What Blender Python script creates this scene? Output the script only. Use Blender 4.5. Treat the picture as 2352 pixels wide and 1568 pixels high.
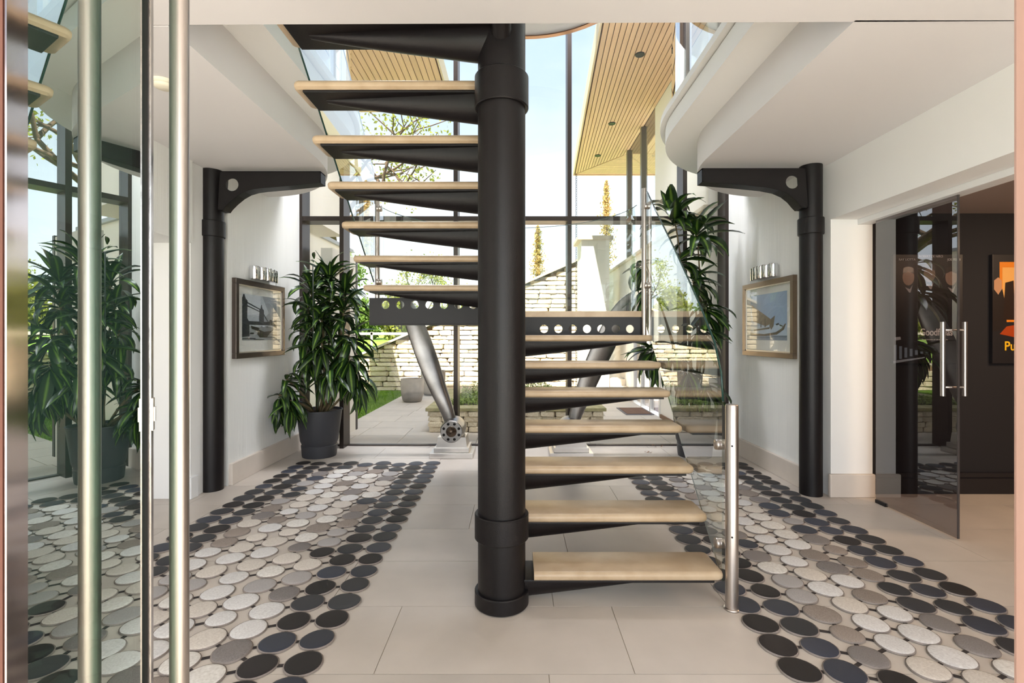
import bpy, bmesh, math, random
from mathutils import Vector, Matrix, noise

for o in list(bpy.data.objects): bpy.data.objects.remove(o)
S = bpy.context.scene; COL = S.collection
R = math.radians; PI = math.pi
rnd = random.Random(7)

# ------------------------------------------------------------------ camera, sky, sun, exposure
F, CX, CY, EYE = 1130.0, 1185.0, 770.0, 1.5
cam = bpy.data.cameras.new('camera'); cob = bpy.data.objects.new('camera', cam); COL.objects.link(cob)
cob.location = (0, 0, EYE); cob.rotation_euler = (R(90), 0, 0)
cam.sensor_width = 36; cam.lens = F/2352*36; cam.shift_x = -(CX-1176)/2352; cam.shift_y = (CY-784)/2352
cam.clip_start = 0.05; cam.clip_end = 500
S.camera = cob
S.view_settings.view_transform = 'Standard'; S.view_settings.look = 'None'
S.view_settings.gamma = 1; S.view_settings.use_curve_mapping = False
S.view_settings.exposure = 1.08
w = bpy.data.worlds.new('world'); S.world = w; w.use_nodes = True
nt = w.node_tree; nt.nodes.clear()
def N(t, ty, **k):
    n = t.nodes.new(ty)
    for a, b in k.items(): setattr(n, a, b)
    return n
out = N(nt, 'ShaderNodeOutputWorld'); bg = N(nt, 'ShaderNodeBackground'); bg.inputs[1].default_value = 1.05
tc = N(nt, 'ShaderNodeTexCoord'); sp = N(nt, 'ShaderNodeSeparateXYZ'); ra = N(nt, 'ShaderNodeValToRGB')
nt.links.new(tc.outputs['Generated'], sp.inputs[0]); nt.links.new(sp.outputs[2], ra.inputs[0])
e = ra.color_ramp.elements
e[0].position = 0.0; e[0].color = (1.0, 1.0, 1.0, 1); e[1].position = 1.0; e[1].color = (.16, .27, .48, 1)
x = e.new(.16); x.color = (.80, .87, .96, 1); x = e.new(.36); x.color = (.40, .48, .58, 1); x = e.new(.6); x.color = (.27, .38, .54, 1)
nz = N(nt, 'ShaderNodeTexNoise'); nz.inputs['Scale'].default_value = 2.6; nz.inputs['Detail'].default_value = 6
mp = N(nt, 'ShaderNodeMapping'); mp.inputs['Scale'].default_value = (1, 1, 2.4)
nt.links.new(tc.outputs['Generated'], mp.inputs[0]); nt.links.new(mp.outputs[0], nz.inputs['Vector'])
cr = N(nt, 'ShaderNodeValToRGB'); cr.color_ramp.elements[0].position = .42; cr.color_ramp.elements[1].position = .95
nt.links.new(nz.outputs[0], cr.inputs[0])
mx = N(nt, 'ShaderNodeMixRGB'); mx.inputs[2].default_value = (.62, .65, .69, 1)
nt.links.new(cr.outputs[0], mx.inputs[0]); nt.links.new(ra.outputs[0], mx.inputs[1])
nt.links.new(mx.outputs[0], bg.inputs[0]); nt.links.new(bg.outputs[0], out.inputs[0])

def light(name, kind, loc, direction, energy, color=(1, 1, 1), size=None, **k):
    l = bpy.data.lights.new(name, kind); l.energy = energy; l.color = color
    if size: l.shape = 'RECTANGLE'; l.size, l.size_y = size
    for a, b in k.items(): setattr(l, a, b)
    o = bpy.data.objects.new(name, l); COL.objects.link(o); o.location = loc
    o.rotation_euler = Vector(direction).to_track_quat('-Z', 'Y').to_euler(); return o
light('sun', 'SUN', (0, -5, 20), (.26, .74, -1.12), 8.5, (1, .93, .80), angle=R(.6))
light('entrance_fill', 'AREA', (0, -3.4, 1.75), (0, 1, .03), 124, (.90, .95, 1), (7.0, 3.0))  # added area lamp behind the camera, fills the hall with soft light
light('gallery_fill', 'AREA', (-.05, 6.15, 6.44), (0, -.25, -1), 185, (.95, .96, 1), (4.0, .5))  # added strip lamp out of view under the roof, brightens the window end
light('cinema_lamp', 'AREA', (5.0, 2.9, 2.56), (0, .3, -1), 34, (1, .68, .42), (1.2, 1.2))

# ------------------------------------------------------------------ materials
def s2l(c): return tuple(((v/255)/12.92 if v/255 <= .04045 else ((v/255+.055)/1.055)**2.4) for v in c)
MATS = {}
def mat(name, rgb, rough=.5, metal=0, var=0, vscale=5, bump=0, bscale=40, stretch=(1, 1, 1), rgb2=None, coat=0, spec=.5, rand=0, coord='Object'):
    if name in MATS: return MATS[name]
    m = bpy.data.materials.new(name); m.use_nodes = True; t = m.node_tree; b = t.nodes['Principled BSDF']
    c = s2l(rgb)+(1,)
    b.inputs['Base Color'].default_value = c; b.inputs['Roughness'].default_value = rough; b.inputs['Metallic'].default_value = metal
    b.inputs['Coat Weight'].default_value = coat; b.inputs['Coat Roughness'].default_value = .05; b.inputs['Specular IOR Level'].default_value = spec
    if var or bump or rand:
        tcn = N(t, 'ShaderNodeTexCoord'); mpn = N(t, 'ShaderNodeMapping'); mpn.inputs['Scale'].default_value = stretch
        t.links.new(tcn.outputs[coord], mpn.inputs[0])
        oi = N(t, 'ShaderNodeObjectInfo')
        if rand:
            vm = N(t, 'ShaderNodeVectorMath', operation='SCALE'); vm.inputs[0].default_value = (37, 53, 71)
            t.links.new(oi.outputs['Random'], vm.inputs['Scale']); t.links.new(vm.outputs[0], mpn.inputs['Location'])
    if var or rand:
        n1 = N(t, 'ShaderNodeTexNoise'); n1.inputs['Scale'].default_value = vscale; n1.inputs['Detail'].default_value = 5
        t.links.new(mpn.outputs[0], n1.inputs['Vector'])
        r = N(t, 'ShaderNodeValToRGB'); c2 = s2l(rgb2) if rgb2 else tuple(v*(1-var) for v in c[:3])
        r.color_ramp.elements[0].position = .3; r.color_ramp.elements[1].position = .7
        r.color_ramp.elements[0].color = tuple(c2)+(1,); r.color_ramp.elements[1].color = c
        t.links.new(n1.outputs[0], r.inputs[0]); last = r.outputs[0]
        if rand:
            hs = N(t, 'ShaderNodeHueSaturation'); mr = N(t, 'ShaderNodeMapRange')
            mr.inputs['To Min'].default_value = 1-rand; mr.inputs['To Max'].default_value = 1+rand
            t.links.new(oi.outputs['Random'], mr.inputs[0]); t.links.new(mr.outputs[0], hs.inputs['Value']); t.links.new(last, hs.inputs['Color']); last = hs.outputs[0]
        t.links.new(last, b.inputs['Base Color'])
    if bump:
        n2 = N(t, 'ShaderNodeTexNoise'); n2.inputs['Scale'].default_value = bscale; n2.inputs['Detail'].default_value = 4
        t.links.new(mpn.outputs[0], n2.inputs['Vector']); bp = N(t, 'ShaderNodeBump'); bp.inputs['Strength'].default_value = bump; bp.inputs['Distance'].default_value = .01
        t.links.new(n2.outputs[0], bp.inputs['Height']); t.links.new(bp.outputs[0], b.inputs['Normal'])
    MATS[name] = m; return m
def emis(name, rgb, k):
    m = bpy.data.materials.new(name); m.use_nodes = True; b = m.node_tree.nodes['Principled BSDF']
    b.inputs['Emission Color'].default_value = s2l(rgb)+(1,); b.inputs['Emission Strength'].default_value = k; return m
def glass(name, tint, gain, base=0.0, rough=0.0, gtint=(1, 1, 1)):
    m = bpy.data.materials.new(name); m.use_nodes = True; t = m.node_tree; t.nodes.clear()
    o = N(t, 'ShaderNodeOutputMaterial'); tr = N(t, 'ShaderNodeBsdfTransparent'); gl = N(t, 'ShaderNodeBsdfGlossy')
    tr.inputs[0].default_value = tuple(tint)+(1,); gl.inputs['Roughness'].default_value = rough; gl.inputs['Color'].default_value = tuple(gtint)+(1,)
    fr = N(t, 'ShaderNodeFresnel'); fr.inputs[0].default_value = 1.5; ge = N(t, 'ShaderNodeNewGeometry')
    ml = N(t, 'ShaderNodeMath', operation='MULTIPLY_ADD'); ml.inputs[1].default_value = gain; ml.inputs[2].default_value = base; ml.use_clamp = True
    sb = N(t, 'ShaderNodeMath', operation='SUBTRACT'); sb.inputs[0].default_value = 1
    m2 = N(t, 'ShaderNodeMath', operation='MULTIPLY'); mi = N(t, 'ShaderNodeMixShader')
    t.links.new(fr.outputs[0], ml.inputs[0]); t.links.new(ge.outputs['Backfacing'], sb.inputs[1])
    t.links.new(ml.outputs[0], m2.inputs[0]); t.links.new(sb.outputs[0], m2.inputs[1])
    t.links.new(m2.outputs[0], mi.inputs[0]); t.links.new(tr.outputs[0], mi.inputs[1]); t.links.new(gl.outputs[0], mi.inputs[2]); t.links.new(mi.outputs[0], o.inputs[0])
    return m

M_WALL = mat('white_paint', (236, 235, 233), .85, bump=.05, bscale=60)
M_CEIL = mat('ceiling_paint', (222, 219, 219), .9, bump=.04, bscale=80)
M_LIP = mat('slab_edge_paint', (242, 242, 240), .6)
M_PAPER = mat('ribbed_wallpaper', (238, 238, 235), .8, var=.10, vscale=3, bump=.5, bscale=3, stretch=(70, 70, .35), coord='Object')
M_STONE = mat('limestone_floor', (200, 190, 180), .40, var=.17, vscale=2.2, rand=.03, bump=.04, bscale=25)
M_JOINT = mat('tile_joint', (178, 166, 150), .8)
M_BASE = mat('limestone_skirting', (216, 205, 194), .6, var=.08, vscale=4)
M_TREAD = mat('tread_stone', (192, 170, 142), .38, var=.10, vscale=9, rand=.03, rgb2=(176, 152, 122), bump=.05, bscale=60)
M_STEEL = mat('black_painted_steel', (20, 16, 17), .42, var=.15, vscale=8, bump=.10, bscale=160, spec=.32)
M_FRAME = mat('bronze_aluminium', (58, 50, 46), .38, metal=.55)
M_BRUSH = mat('brushed_steel', (196, 188, 182), .33, metal=1, bump=.03, bscale=4, stretch=(60, 60, .6))
M_DARKMET = mat('dark_bracket', (30, 30, 33), .35, metal=.4)
M_CHROME = mat('chrome', (235, 235, 238), .06, metal=1)
M_ALU = mat('cast_aluminium', (160, 156, 153), .34, metal=1, var=.45, vscale=3.2, bump=.06, bscale=12)
M_ALUP = mat('polished_plinth', (200, 195, 190), .3, metal=1, var=.1, vscale=6)
M_HOLE = mat('bore', (26, 25, 25), .5, metal=.6)
M_POT = mat('charcoal_plastic', (52, 53, 58), .5, bump=.03, bscale=100)
M_SOIL = mat('soil', (62, 46, 34), .95, var=.4, vscale=40, bump=.8, bscale=50)
M_CONC = mat('grey_concrete', (142, 136, 130), .85, var=.25, vscale=6, bump=.2, bscale=40)
M_REND = mat('white_render', (238, 232, 222), .9, bump=.05, bscale=50)
M_COPE = mat('coping_stone', (222, 210, 190), .8, var=.15, vscale=5)
M_WOOD = mat('cedar_plank', (234, 194, 154), .55, var=.12, vscale=3, stretch=(10, .6, 10), rand=.05)
M_WOODG = mat('plank_gap', (92, 66, 42), .9)
M_BARK = mat('bark', (98, 78, 60), .95, var=.4, vscale=12, bump=.6, bscale=30)
M_PAVE = mat('terrace_stone', (214, 204, 192), .75, var=.10, vscale=2.5, rand=.04)
M_WALLST = mat('dry_stone', (238, 226, 202), .95, var=.25, vscale=7, rand=.12, rgb2=(204, 184, 150), bump=.5, bscale=25)
M_GRASS = mat('grass_blade', (138, 172, 58), .8, var=.4, vscale=2, rgb2=(96, 138, 40))
M_LAWN = mat('lawn', (134, 166, 62), .95, var=.4, vscale=1.5, rgb2=(98, 134, 44), bump=.6, bscale=30)
M_MORTAR = mat('wall_core', (150, 124, 92), .95, var=.3, vscale=9)
M_BLACKW = mat('cinema_wall', (24, 22, 27), .8)
M_PINK = mat('pale_timber_frame', (196, 160, 146), .5, var=.08, vscale=8, stretch=(6, 6, .5))
M_WHITEP = mat('white_gloss', (232, 232, 232), .4)
M_CREAM = mat('cream_plastic', (232, 224, 204), .5)
M_SPACER = mat('glazing_spacer', (96, 104, 98), .4, metal=.4)
M_SEAL = mat('rubber_seal', (28, 26, 26), .6)
M_MAT = mat('doormat_pile', (128, 96, 78), 1, var=.4, vscale=60)
G_WIN = glass('window_glass', (.985, .992, .99), 1.0)
G_BAL = glass('balustrade_glass', (.92, .96, .945), 2.4)
G_EDGE = mat('green_glass_edge', (24, 58, 52), .15)
G_LEAF = glass('coated_door_glass', (.30, .42, .38), 1.0, .38, gtint=(.84, .92, .88))
G_DARK = glass('smoked_glass', (.60, .58, .60), 2.2, .04)

# ------------------------------------------------------------------ object helpers
def at(px, py, Y): return Vector(((px-CX)*Y/F, Y, EYE+(CY-py)*Y/F))
def new(name, me, m=None, parent=None, loc=None):
    o = bpy.data.objects.new(name, me); COL.objects.link(o)
    if m is not None:
        for q in (m if isinstance(m, (list, tuple)) else [m]): me.materials.append(q)
    if parent: o.parent = parent
    if loc is not None: o.location = loc
    return o
def tag(o, label=None, cat=None, group=None, kind=None):
    if label: o['label'] = label
    if cat: o['category'] = cat
    if group: o['group'] = group
    if kind: o['kind'] = kind
    return o
def empty(name, loc, label=None, cat=None, group=None, kind=None):
    o = bpy.data.objects.new(name, None); COL.objects.link(o); o.location = loc; o.empty_display_size = .1
    bpy.context.view_layer.update()
    return tag(o, label, cat, group, kind)
class MB:
    """collects geometry, in world coordinates; build() links it as one mesh object with a local origin"""
    def __init__(s): s.bm = bmesh.new(); s.mi = 0
    def box(s, x0, x1, y0, y1, z0, z1, bev=0):
        r = bmesh.ops.create_cube(s.bm, size=1); v = r['verts']
        bmesh.ops.scale(s.bm, vec=(abs(x1-x0), abs(y1-y0), abs(z1-z0)), verts=v)
        bmesh.ops.translate(s.bm, vec=((x0+x1)/2, (y0+y1)/2, (z0+z1)/2), verts=v)
        fs = {f for q in v for f in q.link_faces}
        for f in fs: f.material_index = s.mi
        if bev: bmesh.ops.bevel(s.bm, geom=list({e_ for q in v for e_ in q.link_edges}), offset=bev, segments=2, affect='EDGES', profile=.6)
        return s
    def prism(s, pts, z0, z1, axis='z'):
        """closed polygon extruded along an axis: 'z': pts=(x,y); 'y': pts=(x,z); 'x': pts=(y,z)"""
        def v3(p, h): return {'z': (p[0], p[1], h), 'y': (p[0], h, p[1]), 'x': (h, p[0], p[1])}[axis]
        a = [s.bm.verts.new(v3(p, z0)) for p in pts]; b = [s.bm.verts.new(v3(p, z1)) for p in pts]
        fs = [s.bm.faces.new(a), s.bm.faces.new(b)]
        for i in range(len(pts)):
            j = (i+1) % len(pts); fs.append(s.bm.faces.new((a[i], a[j], b[j], b[i])))
        for f in fs: f.material_index = s.mi
        bmesh.ops.recalc_face_normals(s.bm, faces=fs); return s
    def tube(s, pts, rad, n=12, cap=True):
        pts = [Vector(p) for p in pts]; rr = rad if isinstance(rad, (list, tuple)) else [rad]*len(pts); rings = []
        up = None
        for i, p in enumerate(pts):
            d = (pts[min(i+1, len(pts)-1)]-pts[max(i-1, 0)]).normalized()
            if up is None: up = Vector((0, 0, 1)) if abs(d.z) < .9 else Vector((1, 0, 0))
            a = d.cross(up).normalized(); b = d.cross(a).normalized(); up = -b if False else up
            rings.append([s.bm.verts.new(p+(a*math.cos(t)+b*math.sin(t))*rr[i]) for t in [2*PI*k/n for k in range(n)]])
        fs = []
        for i in range(len(rings)-1):
            for k in range(n):
                fs.append(s.bm.faces.new((rings[i][k], rings[i][(k+1) % n], rings[i+1][(k+1) % n], rings[i+1][k])))
        for f in fs: f.smooth = True
        if cap: fs += [s.bm.faces.new(rings[0]), s.bm.faces.new(rings[-1])]
        for f in fs: f.material_index = s.mi
        bmesh.ops.recalc_face_normals(s.bm, faces=fs); return s
    def lathe(s, prof, c, n=32, axis='z'):
        c = Vector(c); rings = []
        for (r, h) in prof:
            ring = []
            for k in range(n):
                t = 2*PI*k/n
                v = {'z': (r*math.cos(t), r*math.sin(t), h), 'y': (r*math.cos(t), h, r*math.sin(t)), 'x': (h, r*math.cos(t), r*math.sin(t))}[axis]
                ring.append(s.bm.verts.new(c+Vector(v)))
            rings.append(ring)
        fs = []
        for i in range(len(rings)-1):
            for k in range(n):
                f = s.bm.faces.new((rings[i][k], rings[i][(k+1) % n], rings[i+1][(k+1) % n], rings[i+1][k])); f.smooth = True; fs.append(f)
        for rg, (r, h) in ((rings[0], prof[0]), (rings[-1], prof[-1])):
            if r > 1e-5 and prof[0] != prof[-1]: fs.append(s.bm.faces.new(rg))
        for f in fs: f.material_index = s.mi
        bmesh.ops.remove_doubles(s.bm, verts=[v for rg in (rings[0], rings[-1]) for v in rg], dist=1e-6)
        bmesh.ops.recalc_face_normals(s.bm, faces=[f for f in fs if f.is_valid]); return s
    def build(s, name, m, parent=None, label=None, cat=None, group=None, kind=None, sharp=None):
        me = bpy.data.meshes.new(name)
        xs = [v.co for v in s.bm.verts]
        org = Vector((0, 0, 0))
        if parent is not None:
            org = parent.matrix_world.translation.copy()
        else:
            org = Vector(((min(v.x for v in xs)+max(v.x for v in xs))/2, (min(v.y for v in xs)+max(v.y for v in xs))/2, min(v.z for v in xs)))
        bmesh.ops.translate(s.bm, vec=-org, verts=s.bm.verts)
        if sharp:
            for e_ in s.bm.edges:
                if len(e_.link_faces) == 2 and e_.calc_face_angle(0) > R(sharp): e_.smooth = False
        s.bm.to_mesh(me); s.bm.free()
        o = new(name, me, m, parent)
        if parent is None: o.location = org
        bpy.context.view_layer.update()
        return tag(o, label, cat, group, kind)
def cutplate(name, outer, holes, y0, y1, m, parent, plane='xz'):
    """plate in the xz plane with real holes, thickness from y0 to y1 (world)"""
    cu = bpy.data.curves.new(name, 'CURVE'); cu.dimensions = '2D'; cu.fill_mode = 'BOTH'; cu.extrude = (y1-y0)/2
    for poly in [outer]+holes:
        sp_ = cu.splines.new('POLY'); sp_.points.add(len(poly)-1); sp_.use_cyclic_u = True
        for i, p in enumerate(poly): sp_.points[i].co = (p[0], p[1], 0, 1)
    tmp = bpy.data.objects.new('tmp', cu); COL.objects.link(tmp)
    dg = bpy.context.evaluated_depsgraph_get(); me = bpy.data.meshes.new_from_object(tmp.evaluated_get(dg))
    bpy.data.objects.remove(tmp); me.name = name; me.materials.clear()
    me.transform(Matrix.Rotation(R(90), 4, 'X')); me.transform(Matrix.Translation((0, (y0+y1)/2, 0)))
    pl = parent.matrix_world.translation; me.transform(Matrix.Translation(-pl))
    return new(name, me, m, parent)
def text(name, body, size, loc, m, parent, xs=1, bold=0.0, font=None):
    cu = bpy.data.curves.new(name, 'FONT'); cu.body = body; cu.size = size; cu.extrude = .0008; cu.align_x = 'CENTER'; cu.offset = bold
    tmp = bpy.data.objects.new('tmp', cu); COL.objects.link(tmp)
    dg = bpy.context.evaluated_depsgraph_get(); me = bpy.data.meshes.new_from_object(tmp.evaluated_get(dg))
    bpy.data.objects.remove(tmp); me.name = name; me.materials.clear()
    me.transform(Matrix.Diagonal((xs, 1, 1, 1))); me.transform(Matrix.Rotation(R(90), 4, 'X'))
    me.transform(Matrix.Translation(Vector(loc)-parent.matrix_world.translation))
    return new(name, me, m, parent)
def circ(cx, cz, r, n=24): return [(cx+r*math.cos(2*PI*k/n), cz+r*math.sin(2*PI*k/n)) for k in range(n)]

# ------------------------------------------------------------------ SETTING
# floor with real tiles
def tiles(root, name, x0, x1, y0, y1, row, lens, m, z=0.0, gap=.004, seed=1, y_first=None):
    r_ = random.Random(seed); y = y_first if y_first is not None else y0; k = 0
    while y < y1-.02:
        ya, yb = max(y, y0), min(y+row, y1)
        x = x0-r_.uniform(0, lens)
        while x < x1:
            L = lens*r_.uniform(.75, 1.3); xa, xb = max(x, x0), min(x+L, x1)
            if xb-xa > .03 and yb-ya > .03:
                mb = MB(); mb.box(xa+gap/2, xb-gap/2, ya+gap/2, yb-gap/2, z-.02, z, 0)
                me = bpy.data.meshes.new(name); c = Vector(((xa+xb)/2, (ya+yb)/2, z)); bmesh.ops.translate(mb.bm, vec=-c, verts=mb.bm.verts)
                mb.bm.to_mesh(me); mb.bm.free(); new(name, me, m, root, c-root.location)
            x += L
        y += row
fl = empty('floor', (0, 3, 0), 'pale honed limestone floor of long slabs with fine joints', kind='structure')
MB().box(-3.7, 6.6, -1.2, 6.78, -.14, -.004).build('floor_bed', M_JOINT, fl)
tiles(fl, 'floor_tile', -3.6, 6.5, -1.2, 6.74, .545, 1.25, M_STONE, seed=4, y_first=-1.09)

# terrace outside
tr = empty('terrace', (0, 10, -.01), 'pale stone paved terrace outside the window', kind='structure')
MB().box(-2.85, 2.66, 6.78, 17, -.14, -.014).build('paving_bed', M_JOINT, tr)
tiles(tr, 'paving_slab', -2.85, 2.66, 6.80, 14.0, .6, .9, M_PAVE, z=-.006, gap=.008, seed=9)
# lawn
bm = MB(); bm.box(-60, 60, 14.0, 90, -.2, -.03); bm.box(-60, -2.85, 6.8, 14.0, -.2, -.02); bm.box(2.66, 60, 16, 14.0, -.2, -.03); bm.box(-60, 60, -60, -12, -.2, -.03)
bm.build('ground', M_LAWN, None, 'green lawn around the house and beyond the terrace', kind='structure')
MB().box(-60, 60, -12, -1.2, -.2, -.03).build('bounce_paving', M_PAVE, None, 'unseen pale paving added before the entrance for neutral bounce light', kind='structure')  # unseen, added in place of lawn to keep green bounce out of the hall
g = bmesh.new(); r_ = random.Random(3)
for i in range(26000):
    x = r_.uniform(-5.2, -2.86); y = r_.uniform(8.0, 13.35)
    if x < -3.9 and y < 12.05: continue
    h = r_.uniform(.02, .055); a = r_.uniform(0, PI); d = Vector((math.cos(a), math.sin(a), 0))*.006; t = Vector((r_.uniform(-.02, .02), r_.uniform(-.02, .02), h))
    b0 = Vector((x, y, -.02)); g.faces.new([g.verts.new(b0-d), g.verts.new(b0+d), g.verts.new(b0+t)])
me = bpy.data.meshes.new('grass'); g.to_mesh(me); g.free()
tag(new('grass', me, M_GRASS), 'short green grass growing left of the paved terrace', 'grass', kind='stuff')

# left side walls
MB().box(-3.45, -2.87, 4.9, 6.78, 0, 6.5).build('wall_left', M_PAPER, None, 'white ribbed wall behind the bridge photograph', kind='structure')
MB().box(-3.40, -2.97, -1.2, 4.52, 2.35, 3.1).build('wall_left', M_PAPER, None, 'white wall band above the left recess', kind='structure')
MB().box(-3.60, -2.99, 4.52, 4.9, 0, 3.1).build('wall_left', M_WALL, None, 'white pier left of the left steel column', kind='structure')
MB().box(-3.75, -3.60, -1.2, 4.9, 0, 3.1).build('wall_left', M_WALL, None, 'white wall at the back of the left recess', kind='structure')
MB().box(-3.4, -2.93, -1.2, 6.78, 3.62, 6.5).build('wall_left', M_WALL, None, 'white upper wall on the left of the gallery', kind='structure')
d1 = empty('door_1', (-3.46, 3.4, 0), 'white flush door in the left recess', kind='structure')
MB().box(-3.50, -3.44, 2.6, 4.42, .01, 2.2, .004).build('door_leaf', M_WHITEP, d1)
b = MB(); b.box(-3.6, -3.42, 4.43, 4.51, 0, 2.28); b.box(-3.6, -3.42, 2.5, 2.59, 0, 2.28); b.box(-3.6, -3.42, 2.59, 4.43, 2.21, 2.28)
b.build('door_frame', M_WHITEP, d1)
# right side walls
MB().box(2.82, 3.45, 4.79, 6.78, 0, 6.5).build('wall_right', M_PAPER, None, 'white ribbed wall behind the ship picture', kind='structure')
MB().box(2.93, 3.36, -1.2, 4.58, 2.58, 3.1).build('wall_right', M_WALL, None, 'white deep beam over the smoked glass doorway', kind='structure')
MB().box(2.93, 3.32, 4.58, 4.80, 0, 3.1).build('wall_right', M_WALL, None, 'white pier right of the right steel column', kind='structure')
MB().box(2.93, 3.4, -1.2, 6.78, 3.62, 6.5).build('wall_right', M_WALL, None, 'white upper wall on the right of the gallery', kind='structure')
MB().box(3.18, 3.31, -1.2, 4.58, 2.53, 2.58, .005).build('trim_1', M_WHITEP, None, 'white head track of the smoked glass door', kind='structure')
MB().box(2.93, 3.4, -1.2, .95, 0, 2.58).build('wall_right', M_WALL, None, 'white wall beside the entrance on the right', kind='structure')
# cinema room
MB().box(3.32, 6.6, 4.68, 4.78, 0, 2.75).build('wall_cinema', M_BLACKW, None, 'near black wall of the room behind the smoked glass door', kind='structure')
MB().box(6.5, 6.6, .8, 4.78, 0, 2.75).build('wall_cinema', M_BLACKW, None, 'near black far right wall of the dark room', kind='structure')
MB().box(3.36, 6.6, .8, .95, 0, 2.75).build('wall_cinema', M_BLACKW, None, 'near black near wall of the dark room', kind='structure')
MB().box(3.32, 6.6, .8, 4.78, 2.66, 2.76).build('ceiling_cinema', mat('cinema_ceiling', (150, 132, 124), .8), None, 'low ceiling of the dark room', kind='structure')
b = MB(); b.box(3.33, 6.5, 4.65, 4.68, 0, .15, .004); b.box(3.33, 6.5, 4.66, 4.68, .15, .20, .006)
b.build('baseboard_cinema', mat('black_skirting', (30, 28, 32), .35), None, 'black moulded skirting in the dark room', kind='structure')
# skirtings
MB().box(-2.872, -2.835, 4.92, 6.52, 0, .215, .006).build('baseboard_left', M_BASE, None, 'limestone skirting under the bridge photograph', kind='structure')
MB().box(2.785, 2.822, 4.76, 6.52, 0, .215, .006).build('baseboard_right', M_BASE, None, 'limestone skirting under the ship picture', kind='structure')
MB().box(2.905, 3.325, 4.545, 4.582, 0, .215, .01).build('baseboard_right', M_BASE, None, 'limestone skirting on the pier beside the smoked glass door', kind='structure')
MB().box(-3.03, -2.965, 4.49, 4.60, 0, .20, .008).build('baseboard_left', M_WHITEP, None, 'short white skirting block on the left pier', kind='structure')

# ceiling slab with curved ends: outline of the opening
def arc(cx, cy, rx, ry, a0, a1, n=20): return [(cx+rx*math.cos(R(a0+(a1-a0)*i/n)), cy+ry*math.sin(R(a0+(a1-a0)*i/n))) for i in range(n+1)]
def slab(xi_l, xi_r, ya_l, ya_r, ybl, ybr, yf_l, yf_r, z0, z1, name, m, label, xl=-2.95, xr=2.93):
    left = [(xi_l, yf_l)]+[(p[0], p[1]) for p in arc(xl, ya_l, xi_l-xl, ybl-ya_l, 0, 90)]
    right = [(p[0], p[1]) for p in arc(xr, ya_r, -(xr-xi_r), ybr-ya_r, 90, 0)]+[(xi_r, yf_r)]
    mb = MB()
    mb.prism([(-3.8, yf_l)]+left+[(-3.8, ybl)], z0, z1); mb.prism([(3.4, yf_r)]+list(reversed(right))+[(3.4, ybr)], z0, z1)
    mb.prism([(-3.8, -1.2), (3.4, -1.2), (3.4, yf_r-.0), (-3.8, yf_l+.0)], z0, z1)
    o = mb.build(name, m, None, label, kind='structure', sharp=35)
    for p in o.data.polygons: p.use_smooth = True
    return o
slab(-1.80, 1.725, 4.45, 4.45, 5.70, 5.70, 2.55, 2.50, 3.1, 3.41, 'ceiling', M_CEIL, 'white ceiling slab with rounded ends around the stairwell opening')
slab(-1.55, 1.45, 4.45, 4.55, 6.05, 6.05, 2.551, 2.501, 3.405, 3.56, 'ceiling_lip', M_LIP, 'white projecting upper edge of the gallery slab')
slab(-1.50, 1.40, 4.45, 4.55, 6.10, 6.10, 2.552, 2.502, 3.57, 3.63, 'ceiling_nosing', M_LIP, 'thin white nosing along the gallery edge')
MB().box(-3.4, 3.4, -1.2, 6.9, 6.5, 6.75).build('roof', M_CEIL, None, 'white roof over the stair hall', kind='structure')
MB().box(-3.4, 3.4, -1.35, -1.2, 3.1, 6.75).build('wall_front', M_WALL, None, 'white upper wall over the entrance', kind='structure')

MB().box(-9.5, -3.4, 6.5, 6.8, 0, 6.75).build('wall_house_left', M_REND, None, 'white outer wall of the house left of the stair hall', kind='structure')
MB().box(3.4, 9.0, 6.5, 6.8, 2.76, 6.75).build('wall_house_right', M_REND, None, 'white outer wall of the house right of the stair hall', kind='structure')

# ------------------------------------------------------------------ window wall
wn = empty('window_1', (0, 6.65, 0), 'double height window wall with bronze frames', kind='structure')
MX = [-2.862, -2.312, -.80, .712, 2.242, 2.803]
for x in MX: MB().box(x-.028, x+.028, 6.52, 6.77, 0, 6.5, .003).build('mullion', M_FRAME, wn)
YG = 6.70
for a, c in zip(MX[:-1], MX[1:]):
    MB().box(a+.028, c-.028, 6.52, 6.77, 3.02, 3.08, .003).build('transom', M_FRAME, wn)
    MB().box(a+.028, c-.028, 6.68, 6.75, -.003, .018, .002).build('sill', M_FRAME, wn)
    for z0, z1 in ((.018, 3.02), (3.08, 6.5)):
        MB().box(a+.029, c-.029, YG-.006, YG+.006, z0, z1).build('glass_pane', G_WIN, wn)
MB().box(-3.1, 3.0, 6.5, 6.8, 6.2, 6.5).build('trim_2', M_WALL, None, 'white head wall over the window', kind='structure')

# ------------------------------------------------------------------ STAIRCASE
XC = -.08
st = empty('staircase', (XC, 2.76, 0), 'open staircase of sandstone treads on tapered black steel arms with a thick central column', 'staircase')
b = MB(); b.lathe([(.133, .0), (.133, 4.0)], (XC, 2.76, 0), 48); colm = b.build('column', M_STEEL, st, sharp=20)
def ring(name, r, z0, z1, ro, c, par, n=48): return MB().lathe([(r, z0), (ro-.004, z0), (ro, z0+.005), (ro, z1-.005), (ro-.004, z1), (r, z1)], c, n).build(name, M_STEEL, par, sharp=20)
ring('base_ring', .130, .004, .086, .151, (XC, 2.76, 0), colm); ring('collar', .130, .37, .51, .151, (XC, 2.76, 0), colm); ring('collar', .130, 2.765, 2.945, .151, (XC, 2.76, 0), colm)
MB().lathe([(.10, 0), (.10, 1.66)], (XC, 4.75, 0), 32).build('rear_column', M_STEEL, st, sharp=40)
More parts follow.
